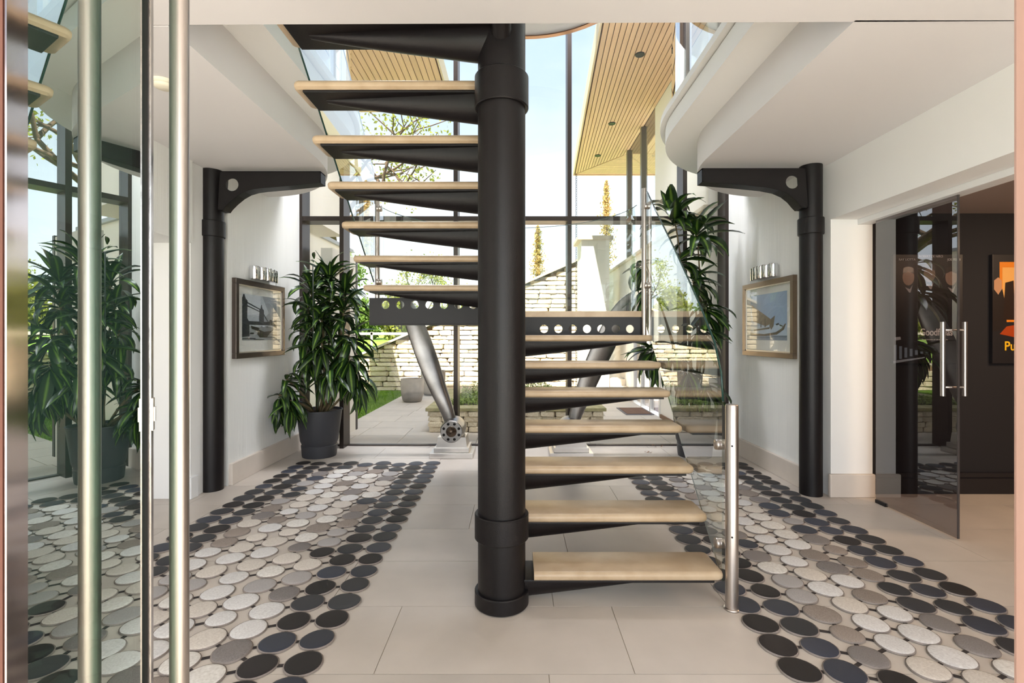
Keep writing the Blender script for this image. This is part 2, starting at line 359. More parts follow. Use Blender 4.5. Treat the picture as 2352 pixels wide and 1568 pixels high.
# inclined spines that carry the arms, in line behind the column
MB().tube([(XC, 2.80, .02), (XC, 4.75, 1.62)], .055, 16).build('spine_tube', M_STEEL, st, sharp=40)
MB().tube([(XC, 4.75, 1.66), (XC, 2.80, 3.02), (XC, 2.56, 3.2)], .055, 16).build('spine_tube', M_STEEL, st, sharp=40)
def tread(x0, x1, yf, zt, dep, side, first=False):
    """stone tread: bullnose front edge at yf, rounded outer end; side +1 outer end on the right"""
    th = .052; rr = .024
    prof = [(yf+rr, zt)]+[(yf+rr-rr*math.sin(R(a)), zt-rr+rr*math.cos(R(a))) for a in (20, 45, 70, 90)]+[(yf+.004, zt-th+.012), (yf+.02, zt-th)]+[(yf+dep-.02, zt-th), (yf+dep, zt-th+.012), (yf+dep, zt-rr), (yf+dep-.01, zt-.006), (yf+dep-rr, zt)]
    mb = MB(); xo, xi = (x1, x0) if side > 0 else (x0, x1)
    xs = [(xi, 0), (xo-side*.03, 0), (xo-side*.012, .006), (xo-side*.002, .016), (xo, .030)]
    rings = []
    for x, ins in xs:
        cy, cz = yf+dep/2, zt-th/2
        rings.append([mb.bm.verts.new((x if not (first and x == xi) else x, cy+(p[0]-cy)*(1-ins*2/dep), cz+(p[1]-cz)*(1-ins*.8/th))) for p in prof])
    fs = []
    for i in range(len(rings)-1):
        for k in range(len(prof)):
            f = mb.bm.faces.new((rings[i][k], rings[i][(k+1) % len(prof)], rings[i+1][(k+1) % len(prof)], rings[i+1][k])); f.smooth = True; fs.append(f)
    fs += [mb.bm.faces.new(rings[0]), mb.bm.faces.new(rings[-1])]
    bmesh.ops.recalc_face_normals(mb.bm, faces=fs)
    return mb.build('tread', M_TREAD, st, sharp=35)
def arm(x_in, x_out, yc, zt, dep, r0, side):
    """flat steel pan under the tread with a half-cone arm that tapers to the outer end"""
    zp = zt-.052
    MB().box(min(x_in, x_out), max(x_in, x_out), yc-dep/2+.022, yc+dep/2-.022, zp-.014, zp+.001, .003).build('steel_pan', M_STEEL, st)
    mb = MB(); n = 14; rings = []; m = 14
    for i in range(m+1):
        u = i/m; x = x_in+(x_out-side*.10-x_in)*u; r = r0*(1-u)**.85+.004; wd = (dep/2-.03)*(1-.80*u) if u < 1 else .02
        rings.append([mb.bm.verts.new((x, yc+wd*math.cos(PI*k/n), zp-.013-r*1.5*math.sin(PI*k/n)**.9)) for k in range(n+1)])
    fs = []
    for i in range(m):
        for k in range(n): f = mb.bm.faces.new((rings[i][k], rings[i][k+1], rings[i+1][k+1], rings[i+1][k])); f.smooth = True; fs.append(f)
        f = mb.bm.faces.new((rings[i][n], rings[i][0], rings[i+1][0], rings[i+1][n])); fs.append(f)
    fs += [mb.bm.faces.new(rings[0]), mb.bm.faces.new(rings[-1])]
    bmesh.ops.recalc_face_normals(mb.bm, faces=fs); mb.build('tapered_arm', M_STEEL, st, sharp=50)
RT = [(2.70, .197), (2.93, .432), (3.15, .660), (3.37, .880), (3.63, 1.092), (3.86, 1.290), (4.11, 1.503)]
for i, (y, z) in enumerate(RT):
    xi = .10 if i == 0 else .0
    tread(xi, 1.145, y, z, .285, 1, i == 0); arm(-.05 if i else .02, 1.10, y+.142, z, .285, .086 if i else .080, 1)
LT = [(4.17, 1.930), (3.915, 2.140), (3.65, 2.350), (3.375, 2.562), (3.12, 2.777), (2.86, 2.990), (2.61, 3.232)]
for i, (y, z) in enumerate(LT):
    tread(-1.30, -.16, y, z, .285, -1); arm(-.11, -1.25, y+.142, z, .285, .095, -1)
# half-round landing
lp = [(1.145, 4.37)]+arc(XC, 4.60, 1.22, 1.05, 0, 180, 28)+[(-1.30, 4.40)]
o = MB().prism(lp, 1.664, 1.716).build('landing_slab', M_TREAD, st, sharp=35)
lp2 = [(1.10, 4.42)]+arc(XC, 4.60, 1.17, 1.0, 0, 180, 28)+[(-1.26, 4.45)]
MB().prism(lp2, 1.62, 1.664).build('landing_tray', M_STEEL, st, sharp=35)
hr = [circ(at(x, 755, 4.375).x, at(0, 755, 4.375).z, .037) for x in (1250, 1283, 1316, 1349, 1382, 1415, 1448)]
cutplate('perforated_beam', [(.04, 1.50), (1.12, 1.50), (1.12, 1.664), (.04, 1.664)], hr, 4.385, 4.41, M_STEEL, st)
hl = [circ(at(x, 700, 4.39).x, at(0, 700, 4.39).z, .037) for x in (887, 920.5, 954, 987, 1020.5, 1054, 1087)]
cutplate('perforated_beam', [(-1.30, 1.598), (-.16, 1.598), (-.16, 1.832), (-1.30, 1.832)], hl, 4.36, 4.39, M_STEEL, st)
MB().box(-1.30, -.16, 4.36, 4.44, 1.59, 1.60).build('beam_flange', M_STEEL, st)

# stair glass
def panel(name, poly, x0, x1, parent):
    return MB().prism(poly, x0, x1, 'x').build(name, G_BAL, parent)
def edge(path, r, parent, name='glass_edge'): MB().tube(path, r, 6).build(name, G_EDGE, parent)
gr = empty('glass_balustrade', (1.16, 2.75, 0), 'clear glass balustrade climbing beside the lower flight to a steel post', 'balustrade')
top = [(2.765, 1.13), (2.79, 1.29), (2.88, 1.457), (3.08, 1.66), (3.31, 1.87), (3.70, 2.21), (4.05, 2.50), (4.36, 2.77)]
bot = [(4.36, 1.56), (4.20, 1.44), (2.93, .27), (2.765, .12)]
gp = panel('glass_panel', top+bot, 1.158, 1.170, gr)
edge([(1.164, y, z) for y, z in top], .0062, gp); edge([(1.164, y, z) for y, z in bot], .003, gp)
for zc in (1.02-.14, .32):
    MB().lathe([(.0, -.03), (.028, -.03), (.03, -.02), (.03, .02), (.028, .03), (0, .03)], (1.164, 2.80, zc), 20, 'x').build('glass_clamp', M_BRUSH, gp)
po = empty('balustrade_post', (1.185, 2.70, 0), 'short brushed steel newel post at the foot of the stairs', 'post')
MB().lathe([(.034, .0), (.034, 1.115), (.030, 1.122), (0, 1.124)], (1.185, 2.70, 0), 32).build('tube', M_BRUSH, po, sharp=35)
MB().lathe([(.044, .0), (.044, .008), (.034, .012)], (1.185, 2.70, 0), 32).build('floor_flange', M_BRUSH, po)
for zc in (.90, .405): MB().lathe([(0, -.001), (.005, -.001), (.005, .002), (0, .002)], (1.172, 2.666, zc), 12, 'y').build('grub_screw', M_HOLE, po)
def tallpost(x, y, z0, z1, label, clamps):
    p = empty('balustrade_post', (x, y, z0), label, 'post')
    MB().lathe([(.021, z0), (.021, z1), (0, z1+.004)], (x, y, 0), 24).build('tube', M_BRUSH, p, sharp=35)
    for zc in clamps:
        for s in (-1, 1):
            MB().lathe([(0, -.012), (.026, -.012), (.028, -.006), (.028, .006), (.026, .012), (0, .012)], (x+.012*s+.02, y-.015, zc), 18, 'x').build('glass_clamp', M_BRUSH, p)
tallpost(1.135, 4.36, 1.50, 2.80, 'slim brushed steel post on the right of the landing', (2.64, 1.94))
tallpost(-1.25, 4.44, 1.83, 2.80, 'slim brushed steel post on the left of the landing', (2.64, 1.98))
gl = empty('glass_balustrade', (-1.32, 4.5, 1.8), 'clear glass balustrade beside the left upper flight of stairs', 'balustrade')
bl = [(4.60, 2.00), (3.74, 2.68), (3.18, 3.13), (2.62, 3.57)]; tl = [(2.62, 4.62), (3.79, 3.70), (4.12, 3.42), (4.60, 3.02)]
gp = panel('glass_panel', bl+tl, -1.335, -1.323, gl); edge([(-1.329, y, z) for y, z in bl], .0062, gp); edge([(-1.329, y, z) for y, z in tl], .004, gp)
# curved landing glass
gc = empty('glass_balustrade', (XC, 5.6, 1.6), 'curved glass balustrade around the back of the landing', 'balustrade')
pa = arc(XC, 4.62, 1.235, 1.08, 4, 176, 30); mb = MB(); rin = [(XC+(p[0]-XC)*.99, 4.62+(p[1]-4.62)*.99) for p in pa]
mb.prism(pa+list(reversed(rin)), 1.60, 2.74); mb.build('glass_panel', G_BAL, gc, sharp=40)
edge([(p[0]*1, p[1], 2.742) for p in pa], .0035, gc)
# gallery glass
for sx, lab in ((-1, 'straight glass balustrade on the left gallery edge above the stairs'), (1, 'straight glass balustrade on the right gallery edge')):
    xg = -1.60 if sx < 0 else 1.50
    gg = empty('glass_balustrade', (xg, 3.4, 3.63), lab, 'balustrade')
    MB().box(xg-.006, xg+.006, 2.62, 4.36, 3.66, 4.7).build('glass_panel', G_BAL, gg)
    p0 = arc(-2.9 if sx < 0 else 2.9, 4.5, (2.9+xg) if sx < 0 else -(2.9-xg), 1.45, 0, 85, 16)
    p1 = [(q[0]-.012*sx if False else q[0], q[1]+.012) for q in p0]
    MB().prism(p0+list(reversed(p1)), 3.66, 4.7).build('glass_panel', G_BAL, gg, sharp=40)
def gpost(x, y, lab):
    p = empty('balustrade_post', (x, y, 3.63), lab, 'post')
    MB().lathe([(.024, 3.63), (.024, 4.75), (0, 4.754)], (x, y, 0), 24).build('tube', M_BRUSH, p, sharp=35)
    for s in (-1, 1): MB().lathe([(0, -.012), (.032, -.012), (.035, 0), (.032, .012), (0, .012)], (x+.018*s+.01, y-.02, 3.78), 18, 'x').build('glass_clamp', M_BRUSH, p)
gpost(1.545, 4.40, 'brushed steel gallery post above the right slab curve'); gpost(-1.66, 4.45, 'brushed steel gallery post above the left slab curve')

# round raft above the stair
rf = empty('ceiling_raft', (.12, 4.75, 5.1), 'round white disc with a bronze rim hanging high behind the column', 'raft')
MB().lathe([(0, 5.14), (1.22, 5.14), (1.22, 5.22), (0, 5.22)], (.12, 4.75, 0), 64).build('disc', M_CEIL, rf, sharp=35)
MB().lathe([(1.20, 5.115), (1.26, 5.115), (1.27, 5.24), (1.225, 5.24), (1.22, 5.13), (1.20, 5.115)], (.12, 4.75, 0), 64).build('rim', mat('bronze_rim', (150, 118, 96), .3, metal=.7), rf, sharp=35)
for x in (-.7, .9): MB().tube([(x, 4.75, 5.2), (x, 4.75, 6.5)], .006, 6).build('hanger', M_BRUSH, rf)

# ------------------------------------------------------------------ side columns with brackets
def side_column(cx, cy, r, ztop, zc, label):
    c = empty('steel_column', (cx, cy, 0), label, 'column')
    t_ = MB().lathe([(r, 0), (r, ztop)], (cx, cy, 0), 36).build('tube', M_STEEL, c, sharp=20)
    ring('collar', r-.002, zc-.13, zc+.025, r+.014, (cx, cy, 0), t_, 36)
    return c
YL = 4.66
def bracket(outline, holes, Y, parent):
    w_ = cutplate('bracket_web', outline, holes, Y, Y+.010, M_STEEL, parent)
    mb = MB(); n = len(outline); cxm = sum(p[0] for p in outline)/n; czm = max(p[1] for p in outline)
    for i in range(n):
        a, b_ = Vector(outline[i]), Vector(outline[(i+1) % n]); d = (b_-a)
        if d.length < 1e-4: continue
        nrm = Vector((-d.y, d.x)).normalized()*.010; mid = (a+b_)/2
        area = sum(outline[k][0]*outline[(k+1) % n][1]-outline[(k+1) % n][0]*outline[k][1] for k in range(n))
        if area < 0: nrm = -nrm
        mb.prism([tuple(a), tuple(b_), tuple(b_+nrm), tuple(a+nrm)], Y, Y+.125, 'y')
    mb.build('bracket_flange', M_STEEL, parent)
def prof(pts, Y): return [(at(x, y, Y).x, at(x, y, Y).z) for x, y in pts]
cl = side_column(-2.955, 4.79, .098, 3.098, at(0, 515, 4.79).z, 'black steel column against the left wall carrying a curved bracket')
ol = prof([(505, 393), (736, 393), (736, 419), (660, 427), (600, 432), (579, 435), (562, 440), (546, 449), (530, 462), (518, 474), (512, 482), (500, 482)], YL)
ol = [(x, min(z, 3.094)) for x, z in ol]
bracket(ol, [circ(at(533, 424, YL).x, at(533, 424, YL).z, .060)], YL, cl)
YR = 4.52
cr_ = side_column(2.79, 4.655, .098, 3.098, at(0, 508, 4.655).z, 'black steel column against the right pier carrying a curved bracket')
orr = prof([(1850, 386), (1613, 386), (1613, 417), (1700, 424), (1760, 430), (1790, 436), (1810, 445), (1825, 457), (1836, 470), (1843, 477), (1856, 477)], YR)
orr = [(x, min(z, 3.094)) for x, z in orr]
bracket(orr, [circ(at(1820, 418, YR).x, at(1820, 418, YR).z, .060)], YR, cr_)

# ------------------------------------------------------------------ RUGS
hides = {
 'black': [mat('hide_black', (22, 22, 26), .55, rand=.3, var=.4, vscale=30, stretch=(1, 6, 1), rgb2=(42, 42, 50), bump=.5, bscale=90, spec=.7), mat('hide_blue_black', (26, 30, 42), .5, rand=.3, vscale=25, stretch=(6, 1, 1), rgb2=(52, 58, 76), bump=.5, bscale=90, spec=.7), mat('hide_brown_black', (34, 24, 24), .55, rand=.3, vscale=25, stretch=(4, 1, 1), rgb2=(18, 15, 16), bump=.5, bscale=90)],
 'grey': [mat('hide_grey', (150, 143, 140), .7, rand=.14, vscale=14, stretch=(1, 3, 1), rgb2=(112, 104, 102), bump=.5, bscale=90), mat('hide_taupe', (168, 156, 146), .7, rand=.12, vscale=12, stretch=(3, 1, 1), rgb2=(126, 112, 104), bump=.5, bscale=90), mat('hide_pale_grey', (190, 186, 184), .7, rand=.08, vscale=16, stretch=(1, 3, 1), rgb2=(158, 152, 150), bump=.5, bscale=90)],
 'white': [mat('hide_white', (232, 228, 222), .75, rand=.05, vscale=6, rgb2=(206, 200, 192), bump=.4, bscale=90), mat('hide_cream', (220, 212, 202), .75, rand=.05, vscale=10, rgb2=(198, 188, 178), bump=.4, bscale=90), mat('hide_ivory', (226, 224, 222), .75, rand=.04, vscale=9, rgb2=(202, 198, 196), bump=.4, bscale=90)]}
M_STITCH = mat('edge_stitching', (158, 146, 138), .9, var=.3, vscale=60)
def disc_mesh(m, seed):
    r_ = random.Random(seed); b = bmesh.new(); n = 24; rows = [(0, .0135), (.45, .0133), (.78, .012), (.90, .0100), (.945, .0078), (1.0, .006), (1.0, .001)]; rings = []
    wob = [1+.035*math.sin(2*t+r_.uniform(0, 6)) for t in [0]*n]
    ph = [r_.uniform(0, 6) for _ in range(3)]
    for (rr, h) in rows:
        if rr == 0: rings.append([b.verts.new((0, 0, h))]); continue
        ring = []
        for k in range(n):
            t = 2*PI*k/n; q = rr*(1+.022*math.sin(2*t+ph[0])+.015*math.sin(3*t+ph[1]))
            if rr == 1.0: q += .012*(k % 2)
            ring.append(b.verts.new((q*math.cos(t), q*math.sin(t), h)))
        rings.append(ring)
    for k in range(n): b.faces.new((rings[0][0], rings[1][k], rings[1][(k+1) % n]))
    for i in range(1, len(rings)-1):
        for k in range(n):
            f = b.faces.new((rings[i][k], rings[i+1][k], rings[i+1][(k+1) % n], rings[i][(k+1) % n])); f.material_index = 1 if i >= 4 else 0
    for f in b.faces: f.smooth = True
    me = bpy.data.meshes.new('hide_disc'); b.to_mesh(me); b.free(); me.materials.append(m); me.materials.append(M_STITCH); return me
DM = {k: [disc_mesh(m, i*7+j) for i, m in enumerate(v) for j in range(2)] for k, v in hides.items()}
def rug(xa, ncol, y_far, nrows, label, seed):
    r_ = random.Random(seed); D = .190; dy = .1755
    root = empty('cowhide_rug', (xa+(ncol-1)*D/2, y_far-nrows*dy/2, 0), label, 'rug', 'round cowhide disc runners')
    cs = []; off = [0, .12]+[.5 if k % 2 == 0 else 0 for k in range(ncol-4)]+[.12, 0]
    for j in range(nrows):
        for i in range(ncol):
            x = xa+i*D; y = y_far-(j+off[i])*dy
            if j == 0 and off[i] == .5: y += .02
            d = min(i, ncol-1-i)
            if j < 1 or d < 2: k = 'black'
            elif j == 1: k = 'black' if r_.random() < .6 else 'grey'
            elif d == 2: k = r_.choice(['grey', 'grey', 'grey', 'grey', 'white', 'black'])
            elif d == 3: k = r_.choice(['grey', 'white', 'white', 'white', 'white'])
            elif j == 2: k = 'grey'
            else: k = 'white' if r_.random() < .93 else 'grey'
            sc = .0895*r_.choice([1, 1, 1.03, .98, .95, 1, .92, .84 if 1 < d else .97])
            o = bpy.data.objects.new('hide_disc', r_.choice(DM[k])); COL.objects.link(o); o.parent = root
            px, py = x+r_.uniform(-.007, .007), y+r_.uniform(-.007, .007)
            if d > 1: px += .012*math.sin(j*2.1+i)
            o.location = (px-root.location.x, py-root.location.y, .001); o.rotation_euler = (r_.uniform(-.01, .01), r_.uniform(-.01, .01), r_.uniform(0, 6.28))
            o.scale = (sc, sc, 1); cs.append((px, py))
    mb = MB()
    for a, p in enumerate(cs):
        for q in cs[a+1:a+ncol+3]:
            v = Vector((q[0]-p[0], q[1]-p[1])); L = v.length
            if L < .215:
                mid = Vector(((p[0]+q[0])/2, (p[1]+q[1])/2)); u = v.normalized(); n_ = Vector((-u.y, u.x))*.009; u = u*.032
                pts = [mid-u-n_, mid+u-n_, mid+u+n_, mid-u+n_]; mb.prism([(t.x, t.y) for t in pts], .001, .004)
    mb.build('connecting_tab', mat('dark_leather_tab', (44, 36, 34), .8), root, kind='stuff')
    return root
rug(-2.49, 9, 5.75, 24, 'runner of round cowhide discs, white centre and black edges, left of the stairs', 11)
rug(1.265, 8, 5.71, 24, 'runner of round cowhide discs, white centre and black edges, right of the stairs', 12)

# ------------------------------------------------------------------ PLANTS
def leaf_mat():
    m = bpy.data.materials.new('striped_leaf'); m.use_nodes = True; t = m.node_tree; b = t.nodes['Principled BSDF']
    uv = N(t, 'ShaderNodeUVMap'); sx = N(t, 'ShaderNodeSeparateXYZ'); t.links.new(uv.outputs[0], sx.inputs[0])
    r = N(t, 'ShaderNodeValToRGB'); el = r.color_ramp.elements
    dark = s2l((32, 56, 26))+(1,); mid = s2l((88, 122, 44))+(1,)
    el[0].position = 0; el[0].color = dark; el[1].position = 1; el[1].color = dark
    for p_, c_ in ((.34, dark), (.42, mid), (.5, s2l((122, 150, 64))+(1,)), (.58, mid), (.66, dark)):
        q = el.new(p_); q.color = c_
    oi = N(t, 'ShaderNodeObjectInfo'); mr = N(t, 'ShaderNodeMapRange'); mr.inputs['To Min'].default_value = .55; mr.inputs['To Max'].default_value = 1.25
    hs = N(t, 'ShaderNodeHueSaturation'); t.links.new(oi.outputs['Random'], mr.inputs[0]); t.links.new(mr.outputs[0], hs.inputs['Value'])
    t.links.new(sx.outputs[0], r.inputs[0]); t.links.new(r.outputs[0], hs.inputs['Color']); t.links.new(hs.outputs[0], b.inputs['Base Color'])
    b.inputs['Roughness'].default_value = .32; b.inputs['Specular IOR Level'].default_value = .6
    return m
M_LEAF = leaf_mat(); M_STEM = mat('plant_cane', (120, 104, 74), .8, var=.3, vscale=30)
def leaf_mesh(droop, wmax, twist, seed):
    r_ = random.Random(seed); b = bmesh.new(); uvl = b.loops.layers.uv.new('UVMap'); n = 7; rows = []
    p = Vector((0, 0, 0)); ang = 0.0
    for i in range(n+1):
        u = i/n; wd = wmax*(.28+.72*min(1, u*3.2))*(1-max(0, (u-.45)/.55)**1.9); wd = max(wd, .0015)
        if i: ang -= droop/n*(.5+u*1.2); p = p+Vector((math.cos(ang), 0, math.sin(ang)))/n
        tw = twist*u; f = .22*wd; nrm = Vector((-math.sin(ang), 0, math.cos(ang)))
        sd = Vector((0, 1, 0))*math.cos(tw)+nrm*math.sin(tw); wv = .006*math.sin(u*14+seed)
        rows.append([b.verts.new(p-sd*wd/2+nrm*(f+wv)), b.verts.new(p), b.verts.new(p+sd*wd/2+nrm*(f-wv))])
    for i in range(n):
        for k in range(2):
            f = b.faces.new((rows[i][k], rows[i][k+1], rows[i+1][k+1], rows[i+1][k])); f.smooth = True
            us = (k*.5, k*.5+.5, k*.5+.5, k*.5); vs = (i/n, i/n, (i+1)/n, (i+1)/n)
            for l, a, c in zip(f.loops, us, vs): l[uvl].uv = (a, c)
    me = bpy.data.meshes.new('leaf'); b.to_mesh(me); b.free(); me.materials.append(M_LEAF); return me
LM = [leaf_mesh(d, wd, t, i) for i, (d, wd, t) in enumerate([(.5, .20, .3), (.8, .18, -.4), (1.1, .20, .5), (1.4, .17, -.3), (.2, .21, .2), (.9, .22, .7), (1.7, .18, .2)])]
LEAVES = {}
def rosette(root, c, n, length, lo, hi, rr, bias=None, types=None, xlim=None, ylim=6.44):
    """n leaves leave the cane head c, elevation from lo to hi degrees"""
    for i in range(n):
        az = i*2.39996+rr.uniform(-.4, .4)
        if bias is not None and rr.random() < .55: az = bias+rr.uniform(-1.1, 1.1)
        el = R(lo+(hi-lo)*(i+.5)/n+rr.uniform(-10, 10)); L = length*rr.uniform(.75, 1.12)
        d = Vector((math.cos(az)*math.cos(el), math.sin(az)*math.cos(el), math.sin(el)))
        base = c-Vector((0, 0, .12))*(1-(i+.5)/n)+d*.01
        if base.y+d.y*L > ylim: d.y = -abs(d.y)
        if xlim:
            if base.x+d.x*L < xlim[0] or base.x+d.x*L > xlim[1]: d.x = -d.x
        az2 = math.atan2(d.y, d.x)
        m3 = Matrix.Rotation(az2, 3, 'Z') @ Matrix.Rotation(-math.asin(max(-1, min(1, d.z))), 3, 'Y') @ Matrix.Rotation(rr.uniform(-.35, .35), 3, 'X')
        LEAVES.setdefault(root.name, []).append((L, base, m3, rr.choice(types or (LM if el > -.4 else (LM[0], LM[4], LM[1])))))
def grow_leaves(root, rr):
    ls = LEAVES[root.name]; rr.shuffle(ls); ls.sort(key=lambda q: q[1].y)      # nearest to the hall first
    for (L, base, m3, me) in ls[:296]:
        o = bpy.data.objects.new('leaf', me); COL.objects.link(o); o.parent = root
        o.location = base-root.location; o.scale = (L, L*(1.3 if root is not pl else 1.1), L); o.rotation_euler = m3.to_euler()
    if len(ls) > 296:
        b = bmesh.new()
        for (L, base, m3, me) in ls[296:]:
            t = me.copy(); t.transform(Matrix.Translation(base-root.location) @ m3.to_4x4() @ Matrix.Scale(L, 4)); b.from_mesh(t); bpy.data.meshes.remove(t)
        me = bpy.data.meshes.new('rear_leaves'); b.to_mesh(me); b.free(); tag(new('rear_leaves', me, M_LEAF, root), kind='stuff')
def plant(px, py, label, potlabel=None):
    root = empty('potted_plant', (px, py, 0), label, 'plant')
    MB().lathe([(.0, .02), (.185, .02), (.19, .03), (.205, .15), (.20, .155), (.198, .16)][:4]+[(.198, .15), (0, .15)], (px, py, 0), 40).build('saucer_base', M_POT, root, sharp=35)
    MB().lathe([(0, .0), (.20, 0), (.205, .02), (.215, .14), (.208, .15), (.19, .15)], (px, py, 0), 40).build('saucer', M_POT, root, sharp=35)
    MB().lathe([(.0, .15), (.205, .15), (.212, .17), (.225, .2), (.268, .56), (.276, .565), (.276, .578), (.262, .58), (.255, .54), (0, .54)], (px, py, 0), 48).build('pot', M_POT, root, sharp=35)
    MB().lathe([(0, .545), (.256, .548)][::-1]+[], (px, py, 0), 32).build('soil', M_SOIL, root)
    return root
rr = random.Random(5)
pl = plant(-2.455, 6.15, 'tall dense bushy plant with drooping striped leaves in a charcoal pot, left of the stairs')
heads = []
def cane(root, p0, p1, r=.013, k=.04):
    pts = [Vector(p0).lerp(Vector(p1), t)+Vector((math.sin(t*3.1)*k, math.cos(t*2)*k*.5, 0)) for t in (0, .2, .4, .6, .8, 1)]
    pts[0] = Vector(p0); MB().tube(pts, [r*1.2, r*1.1, r, r, r*.9, r*.8], 8).build('cane', M_STEM, root); return pts
XL = (-2.79, 9); KP = 1.05
for (x, y, z, n, L, lo, hi) in [(-2.20, 5.80, 2.16, 20, .40, -5, 82), (-2.40, 5.76, 2.05, 18, .40, -20, 75), (-2.02, 5.80, 2.02, 18, .40, -20, 70), (-2.42, 5.72, 1.82, 17, .38, -40, 60), (-2.0, 5.72, 1.80, 17, .40, -35, 60),
        (-2.22, 5.62, 1.72, 17, .38, -45, 50), (-2.45, 5.72, 1.55, 15, .36, -50, 40), (-1.95, 5.76, 1.52, 18, .42, -55, 35), (-2.2, 5.58, 1.42, 17, .38, -60, 30), (-2.4, 5.68, 1.25, 13, .34, -60, 30),
        (-1.93, 5.70, 1.26, 20, .42, -75, 10), (-2.10, 5.56, 1.12, 16, .36, -75, 10), (-1.88, 5.82, 1.05, 15, .40, -85, -10), (-2.58, 5.52, 1.02, 14, .32, -60, 50), (-2.64, 5.48, .84, 16, .32, -85, 20), (-2.5, 5.46, .78, 12, .30, -85, 0)]:
    c = Vector((x*KP, y*KP, 1.5+(z-1.5)*KP)); q = Vector((c.x, c.y, .55)).lerp(Vector((-2.455, 6.15, .55)), .8)
    cane(pl, q, c); rosette(pl, c, int(n*1.6), L*KP, lo, hi, rr, xlim=XL)
MB().tube([(-2.42, 6.0, .55), (-2.38, 5.78, 1.2), (-2.36, 5.72, 2.32)], .007, 8).build('support_stake', mat('green_stake', (30, 40, 34), .5), pl)
rosette(pl, Vector((-2.50, 6.1, 2.46)), 3, .26, 0, 40, rr, types=LM[:2]); grow_leaves(pl, rr)
pr = plant(2.235, 6.15, 'tall open plant with arching striped leaves in a charcoal pot behind the stair glass')
XR = (-9, 2.72)
for (px, py, Y, n, L, lo, hi, bias) in [(1548, 500, 5.75, 15, .42, 15, 85, None), (1600, 530, 5.75, 15, .42, -10, 75, 0), (1560, 590, 5.75, 9, .36, -20, 60, 0), (1590, 640, 5.72, 13, .36, -45, 40, 0), (1620, 700, 5.70, 12, .36, -50, 20, 0),
        (1480, 600, 5.7, 7, .34, -60, 20, PI), (1500, 660, 5.6, 6, .36, -40, 10, PI), (1600, 750, 5.65, 12, .34, -60, 10, 0), (1545, 790, 5.6, 14, .34, -75, 20, PI), (1500, 800, 5.62, 13, .32, -75, 20, PI), (1580, 850, 5.68, 11, .32, -80, 0, None), (1620, 880, 5.7, 10, .30, -75, 10, None)]:
    c = at(px, py, Y*1.055); q = Vector((c.x, c.y, .55)).lerp(Vector((2.235, 6.15, .55)), .85)
    cane(pr, q, c, .011, .06); rosette(pr, c, int(n*1.75), L*1.2, lo, hi, rr, bias, xlim=XR)
grow_leaves(pr, rr)

# ------------------------------------------------------------------ PROPELLER SCULPTURES
def propeller(pxc, side, label, wscale=1.0, twist=0.5):
    Y = 6.10; c = at(pxc, 990, Y); root = empty('propeller_sculpture', (c.x, Y, 0), label, 'sculpture')
    x = c.x
    MB().box(x-.265, x+.265, 5.98, 6.40, 0, .065, .004).build('plinth_step', M_ALUP, root)
    MB().box(x-.215, x+.215, 6.01, 6.37, .065, .125, .004).build('plinth_step', M_ALUP, root)
    mb = MB(); mb.prism([(x-.19, .125), (x+.19, .125), (x+.17, .25), (x-.17, .25)], 6.03, 6.34, 'y').build('plinth_block', M_ALUP, root)
    zc = .325; hx = x
    hub = MB().lathe([(0, 6.00), (.128, 6.00), (.136, 6.008), (.138, 6.05), (.150, 6.10), (.152, 6.30), (.13, 6.33), (0, 6.33)], (hx, 0, zc), 40, 'y').build('hub', M_ALU, root, sharp=30)
    MB().lathe([(0, 5.965), (.012, 5.966), (.035, 5.975), (.052, 5.990), (.064, 5.992), (.066, 6.001), (0, 6.001)], (hx, 0, zc), 28, 'y').build('hub_dome', mat('dark_bronze_boss', (88, 76, 66), .25, metal=.9), hub)
    for k in range(8):
        a = R(22.5+45*k); MB().lathe([(0, 5.997), (.017, 5.996), (.017, 6.001), (0, 6.001)], (hx+.100*math.cos(a), 0, zc+.100*math.sin(a)), 14, 'y').build('bolt_hole', M_HOLE, hub)
    # blade: lofted aerofoil along a swept path
    path = [(0, 990, .055, .15), (-8 if side < 0 else 8, 950, .075, .17), (-30*1, 900, .06, .23), (-48, 850, .05, .27), (-66, 800, .044, .285), (-84, 750, .036, .26), (-102, 705, .026, .20), (-112, 680, .018, .12), (-118, 668, .008, .04)]
    if side > 0: path = [(0, 990, .055, .15), (10, 950, .07, .18), (30, 900, .055, .27), (54, 840, .045, .32), (78, 790, .038, .33), (104, 735, .03, .30), (124, 700, .02, .22), (136, 682, .015, .13), (142, 672, .008, .04)]
    mb = MB(); rings = []; n = 18; cen = [at(pxc+dx, py, 6.17) for dx, py, _, _ in path]
    for i, (dx, py, th, ch) in enumerate(path):
        d = (cen[min(i+1, len(cen)-1)]-cen[max(i-1, 0)]).normalized(); u = i/(len(path)-1)
        pxv = Vector((d.z, 0, -d.x)); dep = Vector((0, 1, 0)); tw = twist*(1-u)
        a = pxv*math.cos(tw)+dep*math.sin(tw); b_ = -pxv*math.sin(tw)+dep*math.cos(tw)
        ch *= .94
        rings.append([mb.bm.verts.new(cen[i]+a*(ch/2*math.cos(2*PI*k/n))+b_*(th*math.sin(2*PI*k/n)*(1+.35*math.cos(2*PI*k/n)))) for k in range(n)])
    fs = []
    for i in range(len(rings)-1):
        for k in range(n): f = mb.bm.faces.new((rings[i][k], rings[i][(k+1) % n], rings[i+1][(k+1) % n], rings[i+1][k])); f.smooth = True; fs.append(f)
    fs += [mb.bm.faces.new(rings[0]), mb.bm.faces.new(rings[-1])]; bmesh.ops.recalc_face_normals(mb.bm, faces=fs)
    o = mb.build('blade', M_ALU, root); s_ = o.modifiers.new('s', 'SUBSURF'); s_.levels = s_.render_levels = 2
